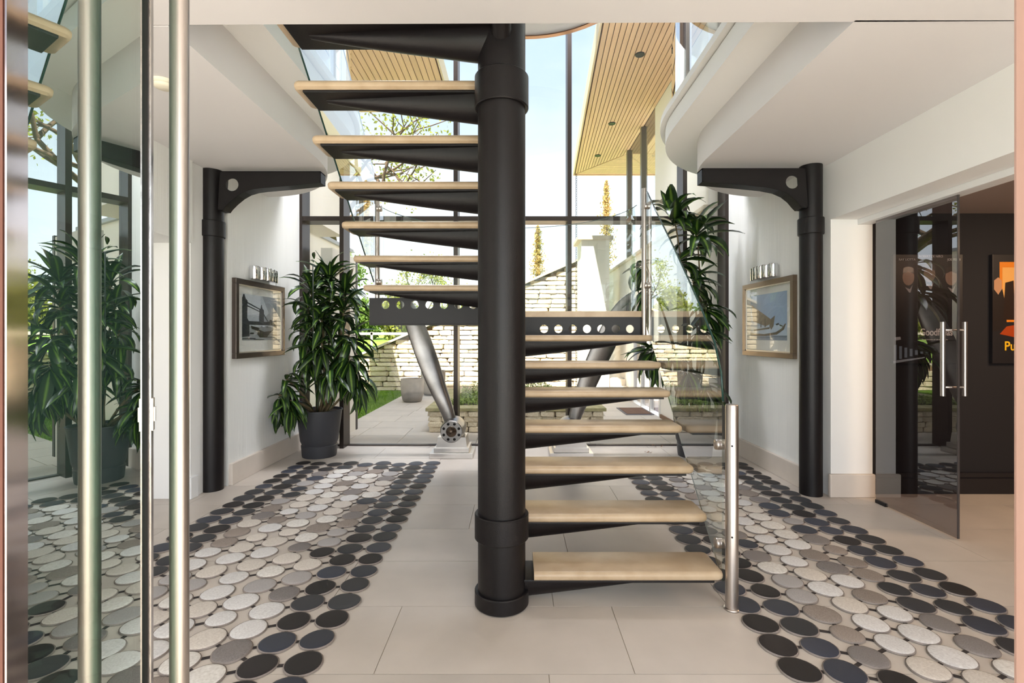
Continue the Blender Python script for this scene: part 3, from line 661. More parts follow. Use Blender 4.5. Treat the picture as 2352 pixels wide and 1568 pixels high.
propeller(1039, -1, 'polished propeller blade on a stepped metal plinth leaning left, left of the column')
propeller(1311, 1, 'polished propeller blade on a stepped metal plinth leaning right, behind the lower treads')

# ------------------------------------------------------------------ PICTURES AND LAMPS
def flat_art(parent, name, shapes, fx):
    """flat print: list of (polygon in 0..1, colour); fx maps (u,v,layer) to world"""
    b = bmesh.new(); ms = []
    for i, (poly, col) in enumerate(shapes):
        m = mat('print_%d_%d_%d' % col, col, .35, coat=.6); 
        if m not in ms: ms.append(m)
        f = b.faces.new([b.verts.new(Vector(fx(u, v, i*.00025))-parent.matrix_world.translation) for u, v in poly]); f.material_index = ms.index(m)
    me = bpy.data.meshes.new(name); b.to_mesh(me); b.free(); return new(name, me, ms, parent)
def rect(a, b_, c, d): return [(a, c), (b_, c), (b_, d), (a, d)]
def picture(side, label, shapes, lamplabel, y0, y1, z0, z1, fcol, mat_):
    X = -2.87 if side < 0 else 2.82; s = 1 if side < 0 else -1
    p = empty('framed_picture', (X, (y0+y1)/2, z0), label, 'picture')
    w_ = .055
    def bar(a, b_, c, d): MB().box(X, X+s*.045, a, b_, c, d, .004).build('frame_bar', mat_, p)
    bar(y0, y1, z1-w_, z1); bar(y0, y1, z0, z0+w_); bar(y0, y0+w_, z0+w_, z1-w_); bar(y1-w_, y1, z0+w_, z1-w_)
    b = MB(); q = .014
    for a, b2, c, d in ((y0+w_, y1-w_, z1-w_-q, z1-w_), (y0+w_, y1-w_, z0+w_, z0+w_+q), (y0+w_, y0+w_+q, z0+w_, z1-w_), (y1-w_-q, y1-w_, z0+w_, z1-w_)): b.box(min(X+s*.004, X+s*.034), max(X+s*.004, X+s*.034), a, b2, c, d)
    b.build('inner_slip', mat('silver_slip', (222, 214, 200), .3, metal=.6), p)
    MB().box(min(X, X+s*.016), max(X, X+s*.016), y0+w_, y1-w_, z0+w_, z1-w_).build('mount_board', mat('mount_board', (214, 212, 206), .5, coat=.5), p)
    ya, yb, za, zb = y0+.155, y1-.155, z0+.185, z1-.145
    # u runs left to right as seen from the hall
    flat_art(p, 'print', shapes, lambda u, v, k: (X+s*(.0165+k), (ya+(yb-ya)*u) if side < 0 else (yb-(yb-ya)*u), za+(zb-za)*v))
    MB().box(min(X+s*.027, X+s*.029), max(X+s*.027, X+s*.029), y0+w_, y1-w_, z0+w_, z1-w_).build('picture_glass', G_WIN, p)
    l = empty('picture_light', (X, (y0+y1)/2, z1+.03), lamplabel, 'lamp')
    MB().box(min(X, X+s*.02), max(X, X+s*.02), (y0+y1)/2-.2, (y0+y1)/2+.2, z1+.05, z1+.10, .004).build('backplate', M_CHROME, l)
    for k in range(5):
        yy = (y0+y1)/2-.2+k*.1; off = .06+.035*math.sin(k*PI/4)
        MB().lathe([(.0, z1+.02), (.048, z1+.02), (.050, z1+.025), (.050, z1+.155), (.046, z1+.16), (.042, z1+.155), (0, z1+.13)], (X+s*off, yy, 0), 24).build('chrome_tube', M_CHROME, l, sharp=35)
K = (30, 31, 34); D1 = (52, 55, 60); G1 = (150, 156, 162); G2 = (196, 201, 206)
bridge = [(rect(0, 1, 0, 1), (176, 182, 188)), (rect(0, .5, .55, 1), G2), ([(.45, .38), (1, .38), (1, 1), (.55, 1), (.75, .62)], (140, 146, 152)), (rect(0, 1, 0, .3), (146, 150, 152)),
 (rect(.18, 1, .34, .42), D1), ([(.74, .4), (.78, .47), (.84, .48), (.88, .4)], D1), ([(.9, .3), (.93, .5), (.97, .46), (1, .52), (1, .3)], D1),
 ([(0, .07), (.19, .09), (.19, .4), (.13, .48), (.14, .86), (.09, .9), (.06, .99), (.03, .99), (.01, .92), (0, .92)], D1),
 ([(.13, .83), (.50, .70), (.50, .68), (.13, .80)], D1), ([(.13, .76), (.50, .645), (.50, .63), (.13, .735)], D1),
 ([(.46, .38), (.46, .68), (.50, .72), (.52, .80), (.535, .80), (.55, .72), (.60, .68), (.60, .38)], (66, 70, 76)),
 ([(.60, .60), (.75, .40), (.73, .40), (.60, .56)], D1),
 ([(.22, .32), (.5, .27), (.55, .24), (.45, .2), (.25, .25)], K), ([(.40, .14), (.47, .06), (.68, .06), (.80, .18), (.90, .24), (.80, .29), (.45, .25)], K),
 ([(.44, .24), (.52, .32), (.78, .31), (.9, .27), (.84, .22), (.6, .19)], (122, 126, 130)), (rect(.55, .62, .30, .34), G2), (rect(.66, .72, .29, .32), (80, 84, 88)),
 (rect(.0, .35, .03, .05), D1), (rect(.3, .6, .01, .025), D1), (rect(.7, 1, .12, .13), D1), (rect(.62, .95, .06, .07), D1), (rect(.2, .3, .14, .17), K), (rect(.75, 1, .17, .18), D1)]
picture(-1, 'black and white photograph of a twin-towered bridge and boat in a dark frame', bridge, 'chrome picture light of five short tubes above the bridge photograph', 4.97, 6.02, 1.262, 2.085, None, mat('gunmetal_frame', (92, 82, 76), .3, metal=.7))
BL = (152, 172, 198); BR = (128, 116, 100)
ship = [(rect(0, 1, 0, 1), BL), (rect(0, 1, 0, .32), (176, 190, 206)), (rect(0, 1, 0, .10), (132, 144, 160)),
 ([(.02, .80), (.60, .44), (.62, .36), (.45, .30), (.08, .42)], BR), ([(.55, .30), (.60, .46), (.70, .52), (.66, .30), (.60, .22)], (108, 98, 86)),
 ([(.0, .10), (.45, .09), (.75, .12), (.92, .22), (.98, .34), (.95, .34), (.86, .24), (.72, .17), (.4, .13), (0, .16)], (92, 82, 70)),
 ([(.1, .2), (.55, .24), (.57, .28), (.1, .23)], (96, 88, 76)), ([(.30, .28), (.31, .42), (.32, .42), (.33, .28)], (80, 74, 66)), ([(.42, .28), (.43, .46), (.44, .46), (.45, .28)], (80, 74, 66)),
 (rect(.60, 1, .07, .085), (100, 112, 126)), (rect(.12, .62, .05, .065), (100, 112, 126)), ([(.72, .34), (.8, .36), (.81, .33), (.74, .31)], (50, 50, 52)), ([(.82, .33), (.90, .30), (.9, .28), (.82, .3)], (50, 50, 52))]
picture(1, 'blue tinted picture of a ship with a curved hull in a pewter frame', ship, 'chrome picture light of five short tubes above the ship picture', 4.93, 6.03, 1.262, 2.11, None, mat('pewter_frame', (134, 116, 98), .3, metal=.7))

# posters in the dark room (plain stand-ins, lettering as seen)
def poster(x0, x1, label):
    p = empty('wall_poster', ((x0+x1)/2, 4.67, 1.22), label, 'poster'); z0, z1 = 1.235, 2.265
    MB().box(x0, x1, 4.645, 4.68, z0, z1, .003).build('board', mat('poster_black', (34, 31, 34), .4), p)
    return p, z0, z1
M_LET = mat('poster_lettering', (250, 244, 236), .6)
p, z0, z1 = poster(3.56, 4.22, 'dark poster with three pale heads and white lettering seen through the smoked door')
fxp = lambda u, v, k: (3.56+.66*u, 4.6445-k, z0+(z1-z0)*v)
SK = (172, 140, 118); SH = (60, 48, 44)
def bust(cx, cv, col): return [([(cx+.085*math.cos(t), cv+.075*math.sin(t)) for t in [2*PI*i/16 for i in range(16)]], col), ([(cx-.085, cv+.03), (cx-.07, cv+.085), (cx, cv+.10), (cx+.07, cv+.085), (cx+.085, cv+.03), (cx, cv+.055)], SH), ([(cx-.05, cv-.09), (cx+.01, cv-.14), (cx+.03, cv-.14), (cx+.06, cv-.07), (cx+.02, cv-.11)], (190, 184, 182))]
shp = bust(.22, .79, SK)+bust(.52, .82, (150, 128, 112))+bust(.83, .79, SK)
r_ = random.Random(8)
for i in range(7): shp.append((rect(.01+.075*i, .05+.075*i, .03+.012*i, .17-.012*i), (132, 150, 166)))
shp.append(([(.0, .0), (.45, .05), (.45, .06), (0, .025)], (170, 184, 196)))
shp.append(([(.02, .24), (.1, .245), (.11, .22), (.03, .21)], (190, 196, 200)))
flat_art(p, 'print', shp, fxp)
text('lettering', 'RAY LIOTTA', .030, (3.69, 4.640, 2.205), M_LET, p, .95)
text('lettering', 'ROBERT DE NIRO', .030, (3.915, 4.640, 2.235), M_LET, p, .95)
text('lettering', 'JOE PESCI', .030, (4.13, 4.640, 2.205), M_LET, p, .95)
text('lettering', 'Goodfellas', .092, (3.965, 4.640, 1.50), M_LET, p, .78, .0012)
text('lettering', 'Three Decades of Life in the Mafia.', .018, (3.95, 4.640, 1.455), M_LET, p)
p, z0, z1 = poster(4.50, 5.16, 'dark poster with an orange panel and yellow lettering at the right edge')
fxp = lambda u, v, k: (4.50+.66*u, 4.6445-k, z0+(z1-z0)*v)
OR = (232, 134, 32)
shp = [(rect(.1, .9, .38, .93), OR), (rect(.14, .86, .45, .88), (238, 176, 96)), ([(.0, .30), (.0, .66), (.05, .72), (.14, .68), (.2, .5), (.2, .3)], (40, 32, 30)), ([(.02, .68), (.02, .76), (.08, .79), (.13, .76), (.13, .68), (.08, .63)], (196, 146, 110)),
       ([(.15, .4), (.18, .74), (.30, .76), (.32, .4)], (44, 30, 24)), ([(.35, .45), (.38, .7), (.5, .72), (.5, .45)], (50, 34, 26)), ([(.1, .27), (.2, .34), (.6, .38), (.9, .3), (.6, .2)], (170, 66, 22))]
flat_art(p, 'print', shp, fxp)
text('lettering', 'Pu', .12, (4.66, 4.640, 1.36), mat('yellow_letter', (240, 186, 30), .5), p, .9, .002)

# ------------------------------------------------------------------ smoked glass door on the right
dg_ = empty('door_2', (3.24, 4.0, 0), 'frameless smoked glass door with a long steel pull', kind='structure')
MB().box(3.233, 3.245, 3.605, 4.42, .012, 2.53).build('glass_leaf', G_DARK, dg_)
MB().box(3.232, 3.246, 3.598, 3.605, .012, 2.53).build('glass_edge', mat('smoked_edge', (70, 66, 66), .2), dg_)
h = empty('tmp', (0, 0, 0)); bpy.data.objects.remove(h)
for x in (3.172, 3.335): MB().lathe([(0, 1.05), (.016, 1.05), (.016, 1.60), (0, 1.60)], (x, 3.655, 0), 20).build('pull_bar', M_BRUSH, dg_, sharp=35)
for z in (1.115, 1.54): MB().tube([(3.172, 3.655, z), (3.335, 3.655, z)], .008, 12).build('pull_stem', M_BRUSH, dg_)
MB().box(3.225, 3.253, 4.30, 4.42, .0, .03, .002).build('patch_fitting', M_DARKMET, dg_)

# smoke detector
sm = empty('smoke_alarm', (-2.22, 3.10, 3.05), 'round cream smoke alarm on the ceiling above the left recess', 'alarm')
MB().lathe([(0, 3.055), (.045, 3.056), (.058, 3.066), (.062, 3.078), (.0, 3.078)], (-2.22, 3.10, 0), 32).build('cover', M_CREAM, sm)
MB().lathe([(0, 3.078), (.060, 3.078), (.068, 3.084), (.070, 3.099), (0, 3.099)], (-2.22, 3.10, 0), 32).build('base', M_CREAM, sm, sharp=35)

# ------------------------------------------------------------------ ENTRANCE LEAF (left) and frame
A = R(29.0); nn = Vector((math.cos(A), math.sin(A), 0)); tt = Vector((-math.sin(A), math.cos(A), 0)); CC = -.235
def LP(s, n=0.0, z=0.0): v = nn*(CC+n)+tt*s; return Vector((v.x, v.y, z))
d3 = empty('door_3', LP(.72), 'tall reflective glass entrance leaf standing open on the left', kind='structure')
def slabpoly(s0, s1, n0, n1, z0, z1, name, m, label=None):
    pts = [LP(s0, n0), LP(s1, n0), LP(s1, n1), LP(s0, n1)]; o = MB().prism([(q.x, q.y) for q in pts], z0, z1).build(name, m, d3)
    if label: o['label'] = label
S0, S1 = .79, 1.70
slabpoly(S0, S1-.035, -.012, .0, .03, 2.97, 'glass_pane', G_LEAF)
slabpoly(S0-.06, S0, -.03, .012, .01, 3.0, 'hinge_stile', mat('polished_stile', (188, 170, 164), .12, metal=1, bump=.03, bscale=6), 'polished metal stile')
slabpoly(S1-.035, S1-.018, -.02, .006, .01, 3.0, 'rubber_seal', M_SEAL)
slabpoly(S1-.018, S1+.022, -.03, .012, .01, 3.0, 'lock_stile', mat('worn_stile', (190, 180, 178), .22, metal=.9, var=.25, vscale=20, bump=.1, bscale=20))
slabpoly(S1-.09, S1-.075, -.016, -.013, .03, 2.97, 'glazing_spacer', M_SPACER)
slabpoly(S1-.012, S1+.014, .012, .016, 1.235, 1.325, 'lock_plate', M_BRUSH)
slabpoly(S1-.004, S1+.006, .016, .020, 1.26, 1.30, 'latch', M_BRUSH)
slabpoly(S0-.06, S1+.022, -.03, .012, 2.97, 3.03, 'top_rail', M_FRAME)
hp = LP(1.542, .090)
MB().lathe([(0, .25), (.022, .25), (.022, 2.90), (0, 2.90)], (hp.x, hp.y, 0), 32).build('pull_bar', M_BRUSH, d3, sharp=35)
for z in (.35, 2.80): MB().tube([LP(1.542, .090, z), LP(1.542, .0, z)], .01, 12).build('pull_stem', M_BRUSH, d3)
# frame posts
MB().box(-.82, -.549, .44, .528, 0, 3.1, .004).build('trim_3', mat('pink_frame_darkened', (150, 108, 96), .6), None, 'pale left post of the entrance frame', kind='structure')  # frame colour darkened on this post to offset the strong light falling on it
b = MB(); b.box(.765, .86, .72, .758, 0, 3.1, .006); b.box(.775, .86, .66, .72, 0, 3.1, .004)
b.build('trim_4', M_PINK, None, 'pale pink right post of the entrance frame', kind='structure')

# ------------------------------------------------------------------ OUTSIDE
def stone_mesh(seed):
    r_ = random.Random(seed); b = bmesh.new(); bmesh.ops.create_cube(b, size=1)
    bmesh.ops.bevel(b, geom=list(b.edges), offset=.13, segments=1, affect='EDGES')
    for v in b.verts:
        v.co += Vector((r_.uniform(-.05, .05), r_.uniform(-.05, .05), r_.uniform(-.06, .06)))
    me = bpy.data.meshes.new('stone'); b.to_mesh(me); b.free(); me.materials.append(M_WALLST); return me
STM = [stone_mesh(i) for i in range(9)]
def put_stone(root, x, y, z, l, d, h, r_, rot=0):
    o = bpy.data.objects.new('stone', r_.choice(STM)); COL.objects.link(o); o.parent = root
    o.location = Vector((x, y, z))-root.location; o.scale = (l, d, h); o.rotation_euler = (0, r_.uniform(-.02, .02), rot)
YW = 13.6
def ztop(x): return 1.02+(x+4.12)*.435
sw = empty('stone_wall', (-1, YW, -.03), 'tall dry stone garden wall rising to the right beyond the terrace', 'wall')
MB().prism([(-9, -.05), (1.75, -.05), (1.75, ztop(1.75)-.05), (-4.6, .76), (-9, .5)], YW+.06, YW+.5, 'y').build('wall_core', M_MORTAR, sw)
r_ = random.Random(21); cnt = 0; rest = bmesh.new(); z = -.02; allst = []
while z < 3.6:
    hgt = r_.uniform(.10, .15); x = -4.9+r_.uniform(-.3, 0)
    while x < 1.75:
        L = r_.uniform(.26, .56)
        xe = min(x+L, 1.78)
        if z+hgt < ztop((x+xe)/2)-.02 and xe-x > .08: allst.append(((x+xe)/2, z+hgt/2, xe-x-.012, hgt-.012))
        x += L
    z += hgt
allst.sort(key=lambda s: -(s[2]*s[3]))
vis = allst[:298]
for (x, zz, l, h_) in vis: put_stone(sw, x, YW+r_.uniform(.0, .04), zz, l, .22, h_, r_)
mb = MB()
for (x, zz, l, h_) in allst[298:]: mb.box(x-l/2, x+l/2, YW-.09, YW+.1, zz-h_/2, zz+h_/2)
if len(allst) > 298: mb.build('small_stones', M_WALLST, sw, kind='stuff')
x = -5.0
while x < 1.75:
    L = .55; MB().prism([(x, ztop(x)-.01), (min(x+L-.01, 1.8), ztop(min(x+L-.01, 1.8))-.01), (min(x+L-.01, 1.8), ztop(min(x+L-.01, 1.8))+.05), (x, ztop(x)+.05)], YW-.16, YW+.52, 'y').build('coping_stone', M_COPE, sw); x += L
# raised planter
plr = empty('stone_planter', (0, 9, 0), 'low dry stone planter on the terrace behind the column', 'planter')
MB().box(-1.30, 1.30, 7.70, 10.35, -.01, .30).build('planter_core', M_MORTAR, plr)
MB().box(-1.12, 1.12, 7.95, 10.2, .28, .345).build('planter_soil', M_SOIL, plr)
for k in range(4):
    z = .04+.08*k; x = -1.36
    while x < 1.33:
        L = r_.uniform(.16, .38); xe = min(x+L, 1.36); put_stone(plr, (x+xe)/2, 7.68+r_.uniform(-.012, .012), z, xe-x-.008, .14, .082, r_); x = xe
    y = 7.78
    while y < 10.3:
        L = r_.uniform(.2, .42); ye = min(y+L, 10.38)
        put_stone(plr, -1.31+r_.uniform(-.012, .012), (y+ye)/2, z, ye-y-.008, .14, .08, r_, PI/2)
        put_stone(plr, 1.31+r_.uniform(-.012, .012), (y+ye)/2, z, ye-y-.008, .14, .08, r_, PI/2); y = ye
for (a, b_, c, d) in ((-1.40, -.5, 7.6, 7.95), (-.49, .45, 7.6, 7.95), (.46, 1.40, 7.6, 7.95), (-1.40, -1.08, 7.96, 9.1), (-1.40, -1.08, 9.11, 10.4), (1.08, 1.40, 7.96, 9.1), (1.08, 1.40, 9.11, 10.4)):
    MB().box(a, b_, c, d, .325, .375, .006).build('coping_stone', mat('mossy_coping', (186, 172, 132), .9, var=.3, vscale=9, rgb2=(140, 138, 92)), plr)
# ground cover in the planter
def leafcloud(pts_, size, seed, name, m, parent, kind=None, **k):
    r_ = random.Random(seed); vs = []; fc = []
    for c in pts_:
        a = Vector((r_.gauss(0, 1), r_.gauss(0, 1), r_.gauss(0, 1))).normalized(); b_ = a.orthogonal().normalized(); b2 = a.cross(b_)
        t = r_.uniform(0, 6.28); u = (b_*math.cos(t)+b2*math.sin(t))*size*r_.uniform(.6, 1.3); v = a.cross(u).normalized()*size*.55
        i = len(vs); vs += [c-u, c+v, c+u, c-v]; fc.append((i, i+1, i+2, i+3))
    me = bpy.data.meshes.new(name); org = parent.matrix_world.translation if parent else Vector((0, 0, 0))
    me.from_pydata([tuple(v-org) for v in vs], [], fc); o = new(name, me, m, parent); return tag(o, kind=kind, **k)
M_COVER = mat('ground_cover_leaf', (150, 170, 84), .8, var=.4, vscale=3, rgb2=(110, 128, 70))
pts_ = []
for i in range(9000):
    x, y = r_.uniform(-1.1, 1.1), r_.uniform(7.95, 10.2); hh = .30*max(0, noise.noise(Vector((x*1.3, y*1.1, 3)))+.25)*1.2+.02
    pts_.append(Vector((x, y, .34+r_.uniform(0, hh))))
gco = empty('ground_cover', (0, 9, .34), 'low green groundcover filling the stone planter', 'plants', kind='stuff')
bpy.data.objects.remove(gco)
o = leafcloud(pts_, .022, 4, 'ground_cover', M_COVER, None, kind='stuff', label='low green ground cover filling the stone planter', cat='plants')
# concrete pots
def cpot(px, base, Y, wd, label):
    c = at(px, base, Y); x = c.x; r = wd/2; h_ = wd*.98
    p = empty('concrete_pot', (x, Y, 0), label, 'planter')
    MB().lathe([(0, .0), (r*.68, 0), (r*.80, h_*.04), (r*.93, h_*.3), (r*.99, h_*.7), (r, h_), (r*.9, h_), (r*.87, h_*.85), (0, h_*.82)], (x, Y, 0), 40).build('vessel', M_CONC, p, sharp=50)
    MB().lathe([(r*.86, h_*.86), (0, h_*.87)], (x, Y, 0), 24).build('soil', M_SOIL, p)
cpot(947, 925, 11.2, .53, 'round grey concrete pot standing on the terrace edge, nearer of two')
cpot(995, 905, 12.5, .62, 'round grey concrete pot partly hidden behind the nearer pot and the propeller')

# left wing
lw = empty('garden_wing', (-4, 9, 0), 'low white rendered wing outside on the left with a flat coping', 'building')
MB().box(-4.6, -4.0, 6.92, 11.9, -.03, 3.5).build('wall', M_REND, lw); MB().box(-4.66, -3.94, 6.88, 11.96, 3.5, 3.58, .01).build('coping', mat('grey_coping', (168, 170, 176), .5), lw)
MB().box(-4.02, -3.97, 10.6, 11.6, 1.8, 2.9).build('shutter', mat('grey_shutter', (120, 122, 128), .5), lw)
ls = empty('wing_wall', (-2.6, 7.3, 0), 'short white wall end with a bronze edge outside the left pane', 'wall')
MB().box(-2.72, -2.56, 6.86, 7.86, -.02, 2.72).build('rendered_wall', M_REND, ls); MB().box(-2.73, -2.55, 7.86, 7.93, -.02, 2.74).build('edge_post', M_FRAME, ls)
# right wing
rw = empty('house_wing', (2.66, 10, 0), 'white rendered house wing outside on the right with glazed doors', 'building')
MB().box(2.66, 3.0, 6.8, 9.05, -.03, 3.25).build('wall', M_REND, rw)
MB().box(2.66, 3.0, 11.1, 15.0, -.03, 3.25).build('wall', M_REND, rw)
MB().box(2.66, 3.0, 9.05, 11.1, 2.35, 3.25).build('wall', M_REND, rw)
MB().box(2.60, 3.1, 6.8, 15.05, 3.25, 3.31, .008).build('coping', M_COPE, rw)
MB().box(2.66, 3.0, 6.8, 9.40, 3.31, 5.85).build('upper_wall', M_REND, rw)
for y in (9.05, 9.7, 10.38, 11.04): MB().box(2.64, 2.74, y, y+.06, 0, 2.35).build('door_frame', mat('white_door_frame', (226, 224, 220), .4), rw)
for y0, y1 in ((9.11, 9.7), (9.76, 10.38), (10.44, 11.04)): MB().box(2.68, 2.69, y0, y1, .05, 2.35).build('door_glass', G_DARK, rw)
for y in (10.25, 11.55): MB().box(2.62, 2.74, y, y+.12, 3.31, 5.85).build('upper_mullion', mat('sage_mullion', (104, 100, 88), .4, metal=.3), rw)
MB().box(2.67, 2.68, 9.40, 13.2, 3.31, 5.85).build('upper_glazing', G_WIN, rw)
MB().box(2.63, 2.66, 6.82, 9.0, -.01, .06).build('plinth_line', mat('plinth_brown', (120, 92, 70), .8), rw)
# canopies with real planks
def canopy(name, label, outer0, outer1, xin, y0, y1, z, n, mitre):
    c = empty(name, ((outer0+xin)/2, (y0+y1)/2, z), label, 'canopy')
    s = 1 if xin > outer0 else -1
    MB().prism([(outer0-s*.04, y0), (outer1-s*.04, y1+.04), (xin+s*2.6, y1+.04), (xin+s*2.6, y0)], z+.02, z+.30).build('roof_deck', M_WOODG, c)
    for i in range(n):
        a0, a1 = i/n, (i+1)/n; g_ = .0065
        xa0 = outer0+(xin-outer0)*a0+s*g_; xb0 = outer0+(xin-outer0)*a1-s*g_; xa1 = outer1+(xin-outer1)*a0+s*g_; xb1 = outer1+(xin-outer1)*a1-s*g_
        if mitre: yea = y1-(y1-mitre)*a0; yeb = y1-(y1-mitre)*a1
        else: yea = yeb = y1-.12
        fa = (yea-y0)/(y1-y0); fb = (yeb-y0)/(y1-y0)
        MB().prism([(xa0, y0), (xb0, y0), (xb0+(xb1-xb0)*fb, yeb), (xa0+(xa1-xa0)*fa, yea)], z, z+.018).build('soffit_plank', M_WOOD, c)
    if mitre:
        m_ = 11
        for i in range(m_):
            u0, u1 = i/m_, (i+1)/m_; g_ = .006; ya = y1-(y1-mitre)*u0-g_; yb = y1-(y1-mitre)*u1+g_
            xa = outer1+(xin-outer1)*u0+.02; xb = outer1+(xin-outer1)*u1+.02
            MB().prism([(xa, ya), (xb, yb), (xin+2.6, yb), (xin+2.6, ya)], z, z+.018).build('soffit_plank', M_WOOD, c)
        m_ = 16
        for i in range(m_):
            x0_, x1_ = xin+.36+i*.13, xin+.36+(i+1)*.13-.012
            MB().box(x0_, x1_, 9.4, mitre-.02, z, z+.018).build('soffit_plank', M_WOOD, c)
    else:
        for i in range(14): MB().box(xin-.012-(i+1)*.13+.0, xin-.012-i*.13-.012, y0, y1-.12, z, z+.018).build('soffit_plank', M_WOOD, c)
    # fascia
    MB().prism([(outer0-s*.05, y0), (outer1-s*.05, y1+.05), (outer1-s*.02, y1+.05), (outer0-s*.02, y0)], z-.01, z+.31).build('fascia', mat('fascia_board', (226, 206, 172), .6), c)
    MB().box(min(outer1-s*.05, xin+s*2.6), max(outer1-s*.05, xin+s*2.6), y1+.0, y1+.05, z-.02, z+.31).build('fascia', M_WOOD, c)
    return c
c1 = canopy('roof_canopy', 'long timber slatted roof overhang outside on the right', 1.22, 1.60, 2.66, 6.82, 13.3, 5.85, 17, 11.8)
canopy('roof_canopy', 'shorter timber slatted roof overhang outside on the left', -1.27, -1.27, -2.9, 6.82, 9.5, 5.85, 16, None)
for i, (x, y) in enumerate(((1.92, 7.62), (1.97, 10.1), (1.98, 11.9))):
    d = empty('downlight', (x, y, 5.84), ('recessed downlight in the right canopy, nearest the hall', 'recessed downlight in the right canopy, middle of three', 'recessed downlight in the right canopy, farthest of three')[i], 'light', 'soffit downlights')
    MB().lathe([(.055, 5.842), (.07, 5.836), (.075, 5.842), (.075, 5.852), (.055, 5.852)], (x, y, 0), 20).build('ring', M_DARKMET, d); MB().lathe([(0, 5.847), (.055, 5.843)], (x, y, 0), 20).build('lens', M_HOLE, d)
# left upper wall outside
MB().box(-3.6, -3.15, 6.8, 9.0, 3.3, 5.85).build('upper_house_wall', M_REND, None, 'white upper wall of the house left of the window', kind='structure')
# rain chain
rc = empty('rain_chain', (1.62, 13.2, 5.84), 'thin dark rain chain hanging from the far corner of the canopy', 'chain')
lk = bmesh.new(); bmesh.ops.create_icosphere(lk, subdivisions=1, radius=1); 
lme = bpy.data.meshes.new('link')
mb = MB(); pts = [(.021*math.cos(2*PI*k/10), 0, .036*math.sin(2*PI*k/10)) for k in range(11)]; mb.tube(pts, .006, 5, False); mb.bm.to_mesh(lme); mb.bm.free(); lk.free(); lme.materials.append(M_DARKMET)
for i in range(95):
    o = bpy.data.objects.new('link', lme); COL.objects.link(o); o.parent = rc; o.location = (0, 0, -.04-.06*i); o.rotation_euler = (0, 0, PI/2*(i % 2)+.5)
# white block
wb = empty('garden_pier', (2.0, 12.4, 0), 'tall square white rendered pier with a flat cap beyond the terrace', 'pier')
MB().box(1.60, 2.28, 12.0, 12.8, -.03, 3.82).build('rendered_block', M_REND, wb); MB().box(1.50, 2.36, 11.9, 12.9, 3.82, 3.92, .01).build('cap', M_COPE, wb)
# steps and doormat
sd = empty('garden_steps', (2.4, 12.0, 0), 'pale stone steps beside the wing beyond the doormat', 'steps')
for i in range(3): MB().box(2.30, 2.655, 11.3+i*.3, 12.4, -.01+.15*i, .14+.15*i, .006).build('step', M_COPE, sd)
dm = empty('doormat', (2.36, 9.75, 0), 'brown doormat with a grey border outside the wing door', 'doormat')
MB().box(2.08, 2.62, 9.3, 10.2, -.006, .006, .002).build('rubber_border', mat('mat_border', (110, 108, 112), .8), dm); MB().box(2.12, 2.58, 9.36, 10.14, .006, .014).build('pile', M_MAT, dm)
# dry leaves on the floor and sill
for i, (px, py, lab) in enumerate(((1489, 1039, 'small dry brown leaf lying on the floor near the right window'), (1505, 1026, 'dry brown twig of leaves on the window sill line'))):
    c = at(px, py, 1); Y = F*EYE/(py-CY); x = (px-CX)*Y/F; q = bmesh.new()
    n_ = 8; rowsL = [[q.verts.new((x-.05+.1*k/n_*(1.6 if i else 1), Y+s*.012*math.sin(PI*k/n_), .006+.010*math.sin(k*1.7)+(.02 if i else 0)*math.sin(k))) for k in range(n_+1)] for s in (-1, 1)]
    for k in range(n_): q.faces.new((rowsL[0][k], rowsL[0][k+1], rowsL[1][k+1], rowsL[1][k]))
    r2 = bmesh.ops.extrude_face_region(q, geom=list(q.faces)); bmesh.ops.translate(q, vec=(0, 0, .002), verts=[v for v in r2['geom'] if isinstance(v, bmesh.types.BMVert)])
    me = bpy.data.meshes.new('dry_leaf'); q.to_mesh(me); q.free(); tag(new('dry_leaf', me, mat('dry_leaf', (128, 84, 46), .9)), lab, 'leaf')

# ------------------------------------------------------------------ TREES
def tree(x, y, h, spread, leafm, label, seed, nleaf=7000, lsize=.10, name='tree', sparse=1.0, levels=5, lean=(0, 0), r0=.22, z0=0):
    r_ = random.Random(seed); root = empty(name, (x, y, z0), label, 'tree'); mb = MB(); tips = []
    def grow(p, d, L, rad, lv):
        segs = 3; pts = [p]; q = p; dd = d
        for i in range(segs):
            dd = (dd+Vector((r_.uniform(-.28, .28), r_.uniform(-.28, .28), r_.uniform(-.12, .2)))).normalized(); q = q+dd*L/segs; pts.append(q)
        mb.tube(pts, [rad, rad*.88, rad*.76, rad*.62], 6 if lv > 1 else 4, False)
        if lv <= 1:
            tips.extend(pts[1:]); return
        if lv == 2: tips.extend(pts[2:])
        for i in range(3 if lv > 2 else 4):
            a = r_.uniform(0, 2*PI); v = Vector((math.cos(a), math.sin(a), r_.uniform(-.15, .75)))*Vector((spread, spread, 1)).x
            nd = (dd*.55+Vector((math.cos(a)*spread, math.sin(a)*spread, r_.uniform(-.1, .7)))).normalized()
            grow(pts[-1] if i < 2 else pts[2], nd, L*r_.uniform(.62, .85), rad*.6, lv-1)
    grow(Vector((x, y, z0)), Vector((lean[0], lean[1], 1)).normalized(), h*.34, r0, levels)
    mb.build('trunk', M_BARK, root)
    pts_ = []
    for i in range(nleaf):
        c = r_.choice(tips); pts_.append(c+Vector((r_.gauss(0, .28*sparse), r_.gauss(0, .28*sparse), r_.gauss(0, .24*sparse))))
    leafcloud(pts_, lsize, seed, 'foliage', leafm, root, kind='stuff')
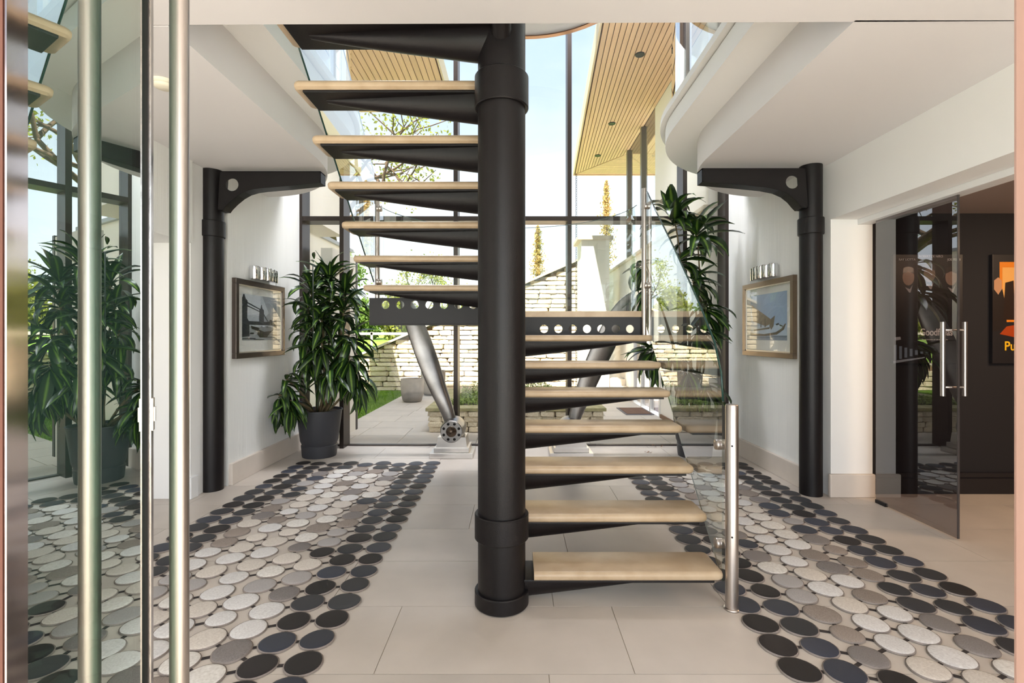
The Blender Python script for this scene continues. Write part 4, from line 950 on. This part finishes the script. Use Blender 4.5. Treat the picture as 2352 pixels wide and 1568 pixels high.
def lm(name, a, b_):
    m = mat(name, a, .7, var=.4, vscale=1.2, rgb2=b_); t = m.node_tree; bs = t.nodes['Principled BSDF']
    tl_ = N(t, 'ShaderNodeBsdfTranslucent'); mi = N(t, 'ShaderNodeMixShader'); mi.inputs[0].default_value = .45; ou = t.nodes['Material Output']
    src = bs.inputs['Base Color'].links[0].from_socket; t.links.new(src, tl_.inputs[0]); t.links.new(bs.outputs[0], mi.inputs[1]); t.links.new(tl_.outputs[0], mi.inputs[2]); t.links.new(mi.outputs[0], ou.inputs[0]); return m
L_OAK = lm('oak_leaf', (168, 170, 62), (120, 128, 48)); L_GRN = lm('green_leaf', (132, 160, 66), (92, 122, 48)); L_YEL = lm('birch_leaf', (190, 188, 96), (142, 150, 70)); L_GOLD = lm('golden_leaf', (222, 184, 122), (170, 160, 90))
tree(-7.4, 20, 12.5, 1.0, L_OAK, 'broad gnarled oak with sparse yellow green leaves seen between the upper treads', 31, 6500, .075, 'oak_tree', 1.3, 6, (.22, 0), .30)
tree(-6.3, 33, 7.6, .5, L_YEL, 'small pale yellow green tree seen above the landing beam', 33, 2600, .09, 'birch_tree', .8, 4, (0, 0), .10)
tree(-16.5, 36, 9.5, .8, L_GRN, 'mid green tree in the far left background', 35, 7000, .14, 'green_tree', 1.5)
def cypress(x, y, z0, h, rw_, label, seed):
    r_ = random.Random(seed); root = empty('cypress_tree', (x, y, 0), label, 'tree', 'golden cypresses'); MB().tube([(x, y, -.05), (x, y, z0+h*.5), (x, y, z0+h*.94)], [.08, .05, .015], 6).build('trunk', M_BARK, root); pts_ = []
    for i in range(3400):
        u = r_.random()**.8; rr_ = rw_*1.3*(math.sin(PI*min(1, (u*.84+.14)))**.7)*(1-.3*u)*(.85+.5*noise.noise(Vector((u*9, seed, 0)))); a = r_.uniform(0, 6.28); q = rr_*abs(r_.gauss(0, .55))
        pts_.append(Vector((x+q*math.cos(a), y+q*math.sin(a), z0+u*h)))
    leafcloud(pts_, .055, seed, 'foliage', L_GOLD, root, kind='stuff')
cypress(.98, 22, 2.6, 3.8, .34, 'slim golden cypress rising behind the stone wall right of the column', 41)
cypress(4.05, 22, 3.8, 4.6, .34, 'slim golden cypress behind the white pier', 42)
def shrub(x, y, rx, h, m, label, seed, z0=0):
    r_ = random.Random(seed); root = empty('shrub', (x, y, z0), label, 'shrub', 'shrubs along the far bank')
    MB().tube([(x, y, z0-.05), (x+.1, y, z0+h*.5), (x, y, z0+h*.8)], [.09, .06, .02], 6).build('stem', M_BARK, root); pts_ = []
    for i in range(3600):
        v = Vector((r_.gauss(0, 1), r_.gauss(0, 1), r_.gauss(0, 1))).normalized()*r_.random()**.35
        k = 1+.35*noise.noise(v*2.2+Vector((seed, 0, 0))); pts_.append(Vector((x+v.x*rx*k, y+v.y*rx*k, z0+h*.55+v.z*h*.5*k)))
    leafcloud(pts_, .13, seed, 'foliage', m, root, kind='stuff')
for i in range(8): shrub(-18.4+i*2.3, 29, 1.12, 2.4+.5*(i % 3), (L_GRN, L_OAK)[i % 2], '%s shrub from the left in the row on the bank beyond the stone wall' % ('first', 'second', 'third', 'fourth', 'fifth', 'sixth', 'seventh', 'eighth')[i], 60+i, .6)
# grassy bank with a white rail
MB().prism([(17, -.1), (24, 1.1), (60, 2.2), (60, -.1)], -40, -1.5, 'x').build('bank', M_LAWN, None, 'grassy bank rising behind the stone wall on the left', kind='structure')
fr = empty('rail_fence', (-6, 23, 1.0), 'pale rail fence along the grassy bank', 'fence')
MB().box(-14, -4.2, 23, 23.05, 1.52, 1.64).build('rail', M_COPE, fr)
for i in range(5): MB().box(-14+i*2.4, -13.9+i*2.4, 23, 23.08, .9, 1.66).build('fence_post', M_COPE, fr)
bpy.context.view_layer.update()
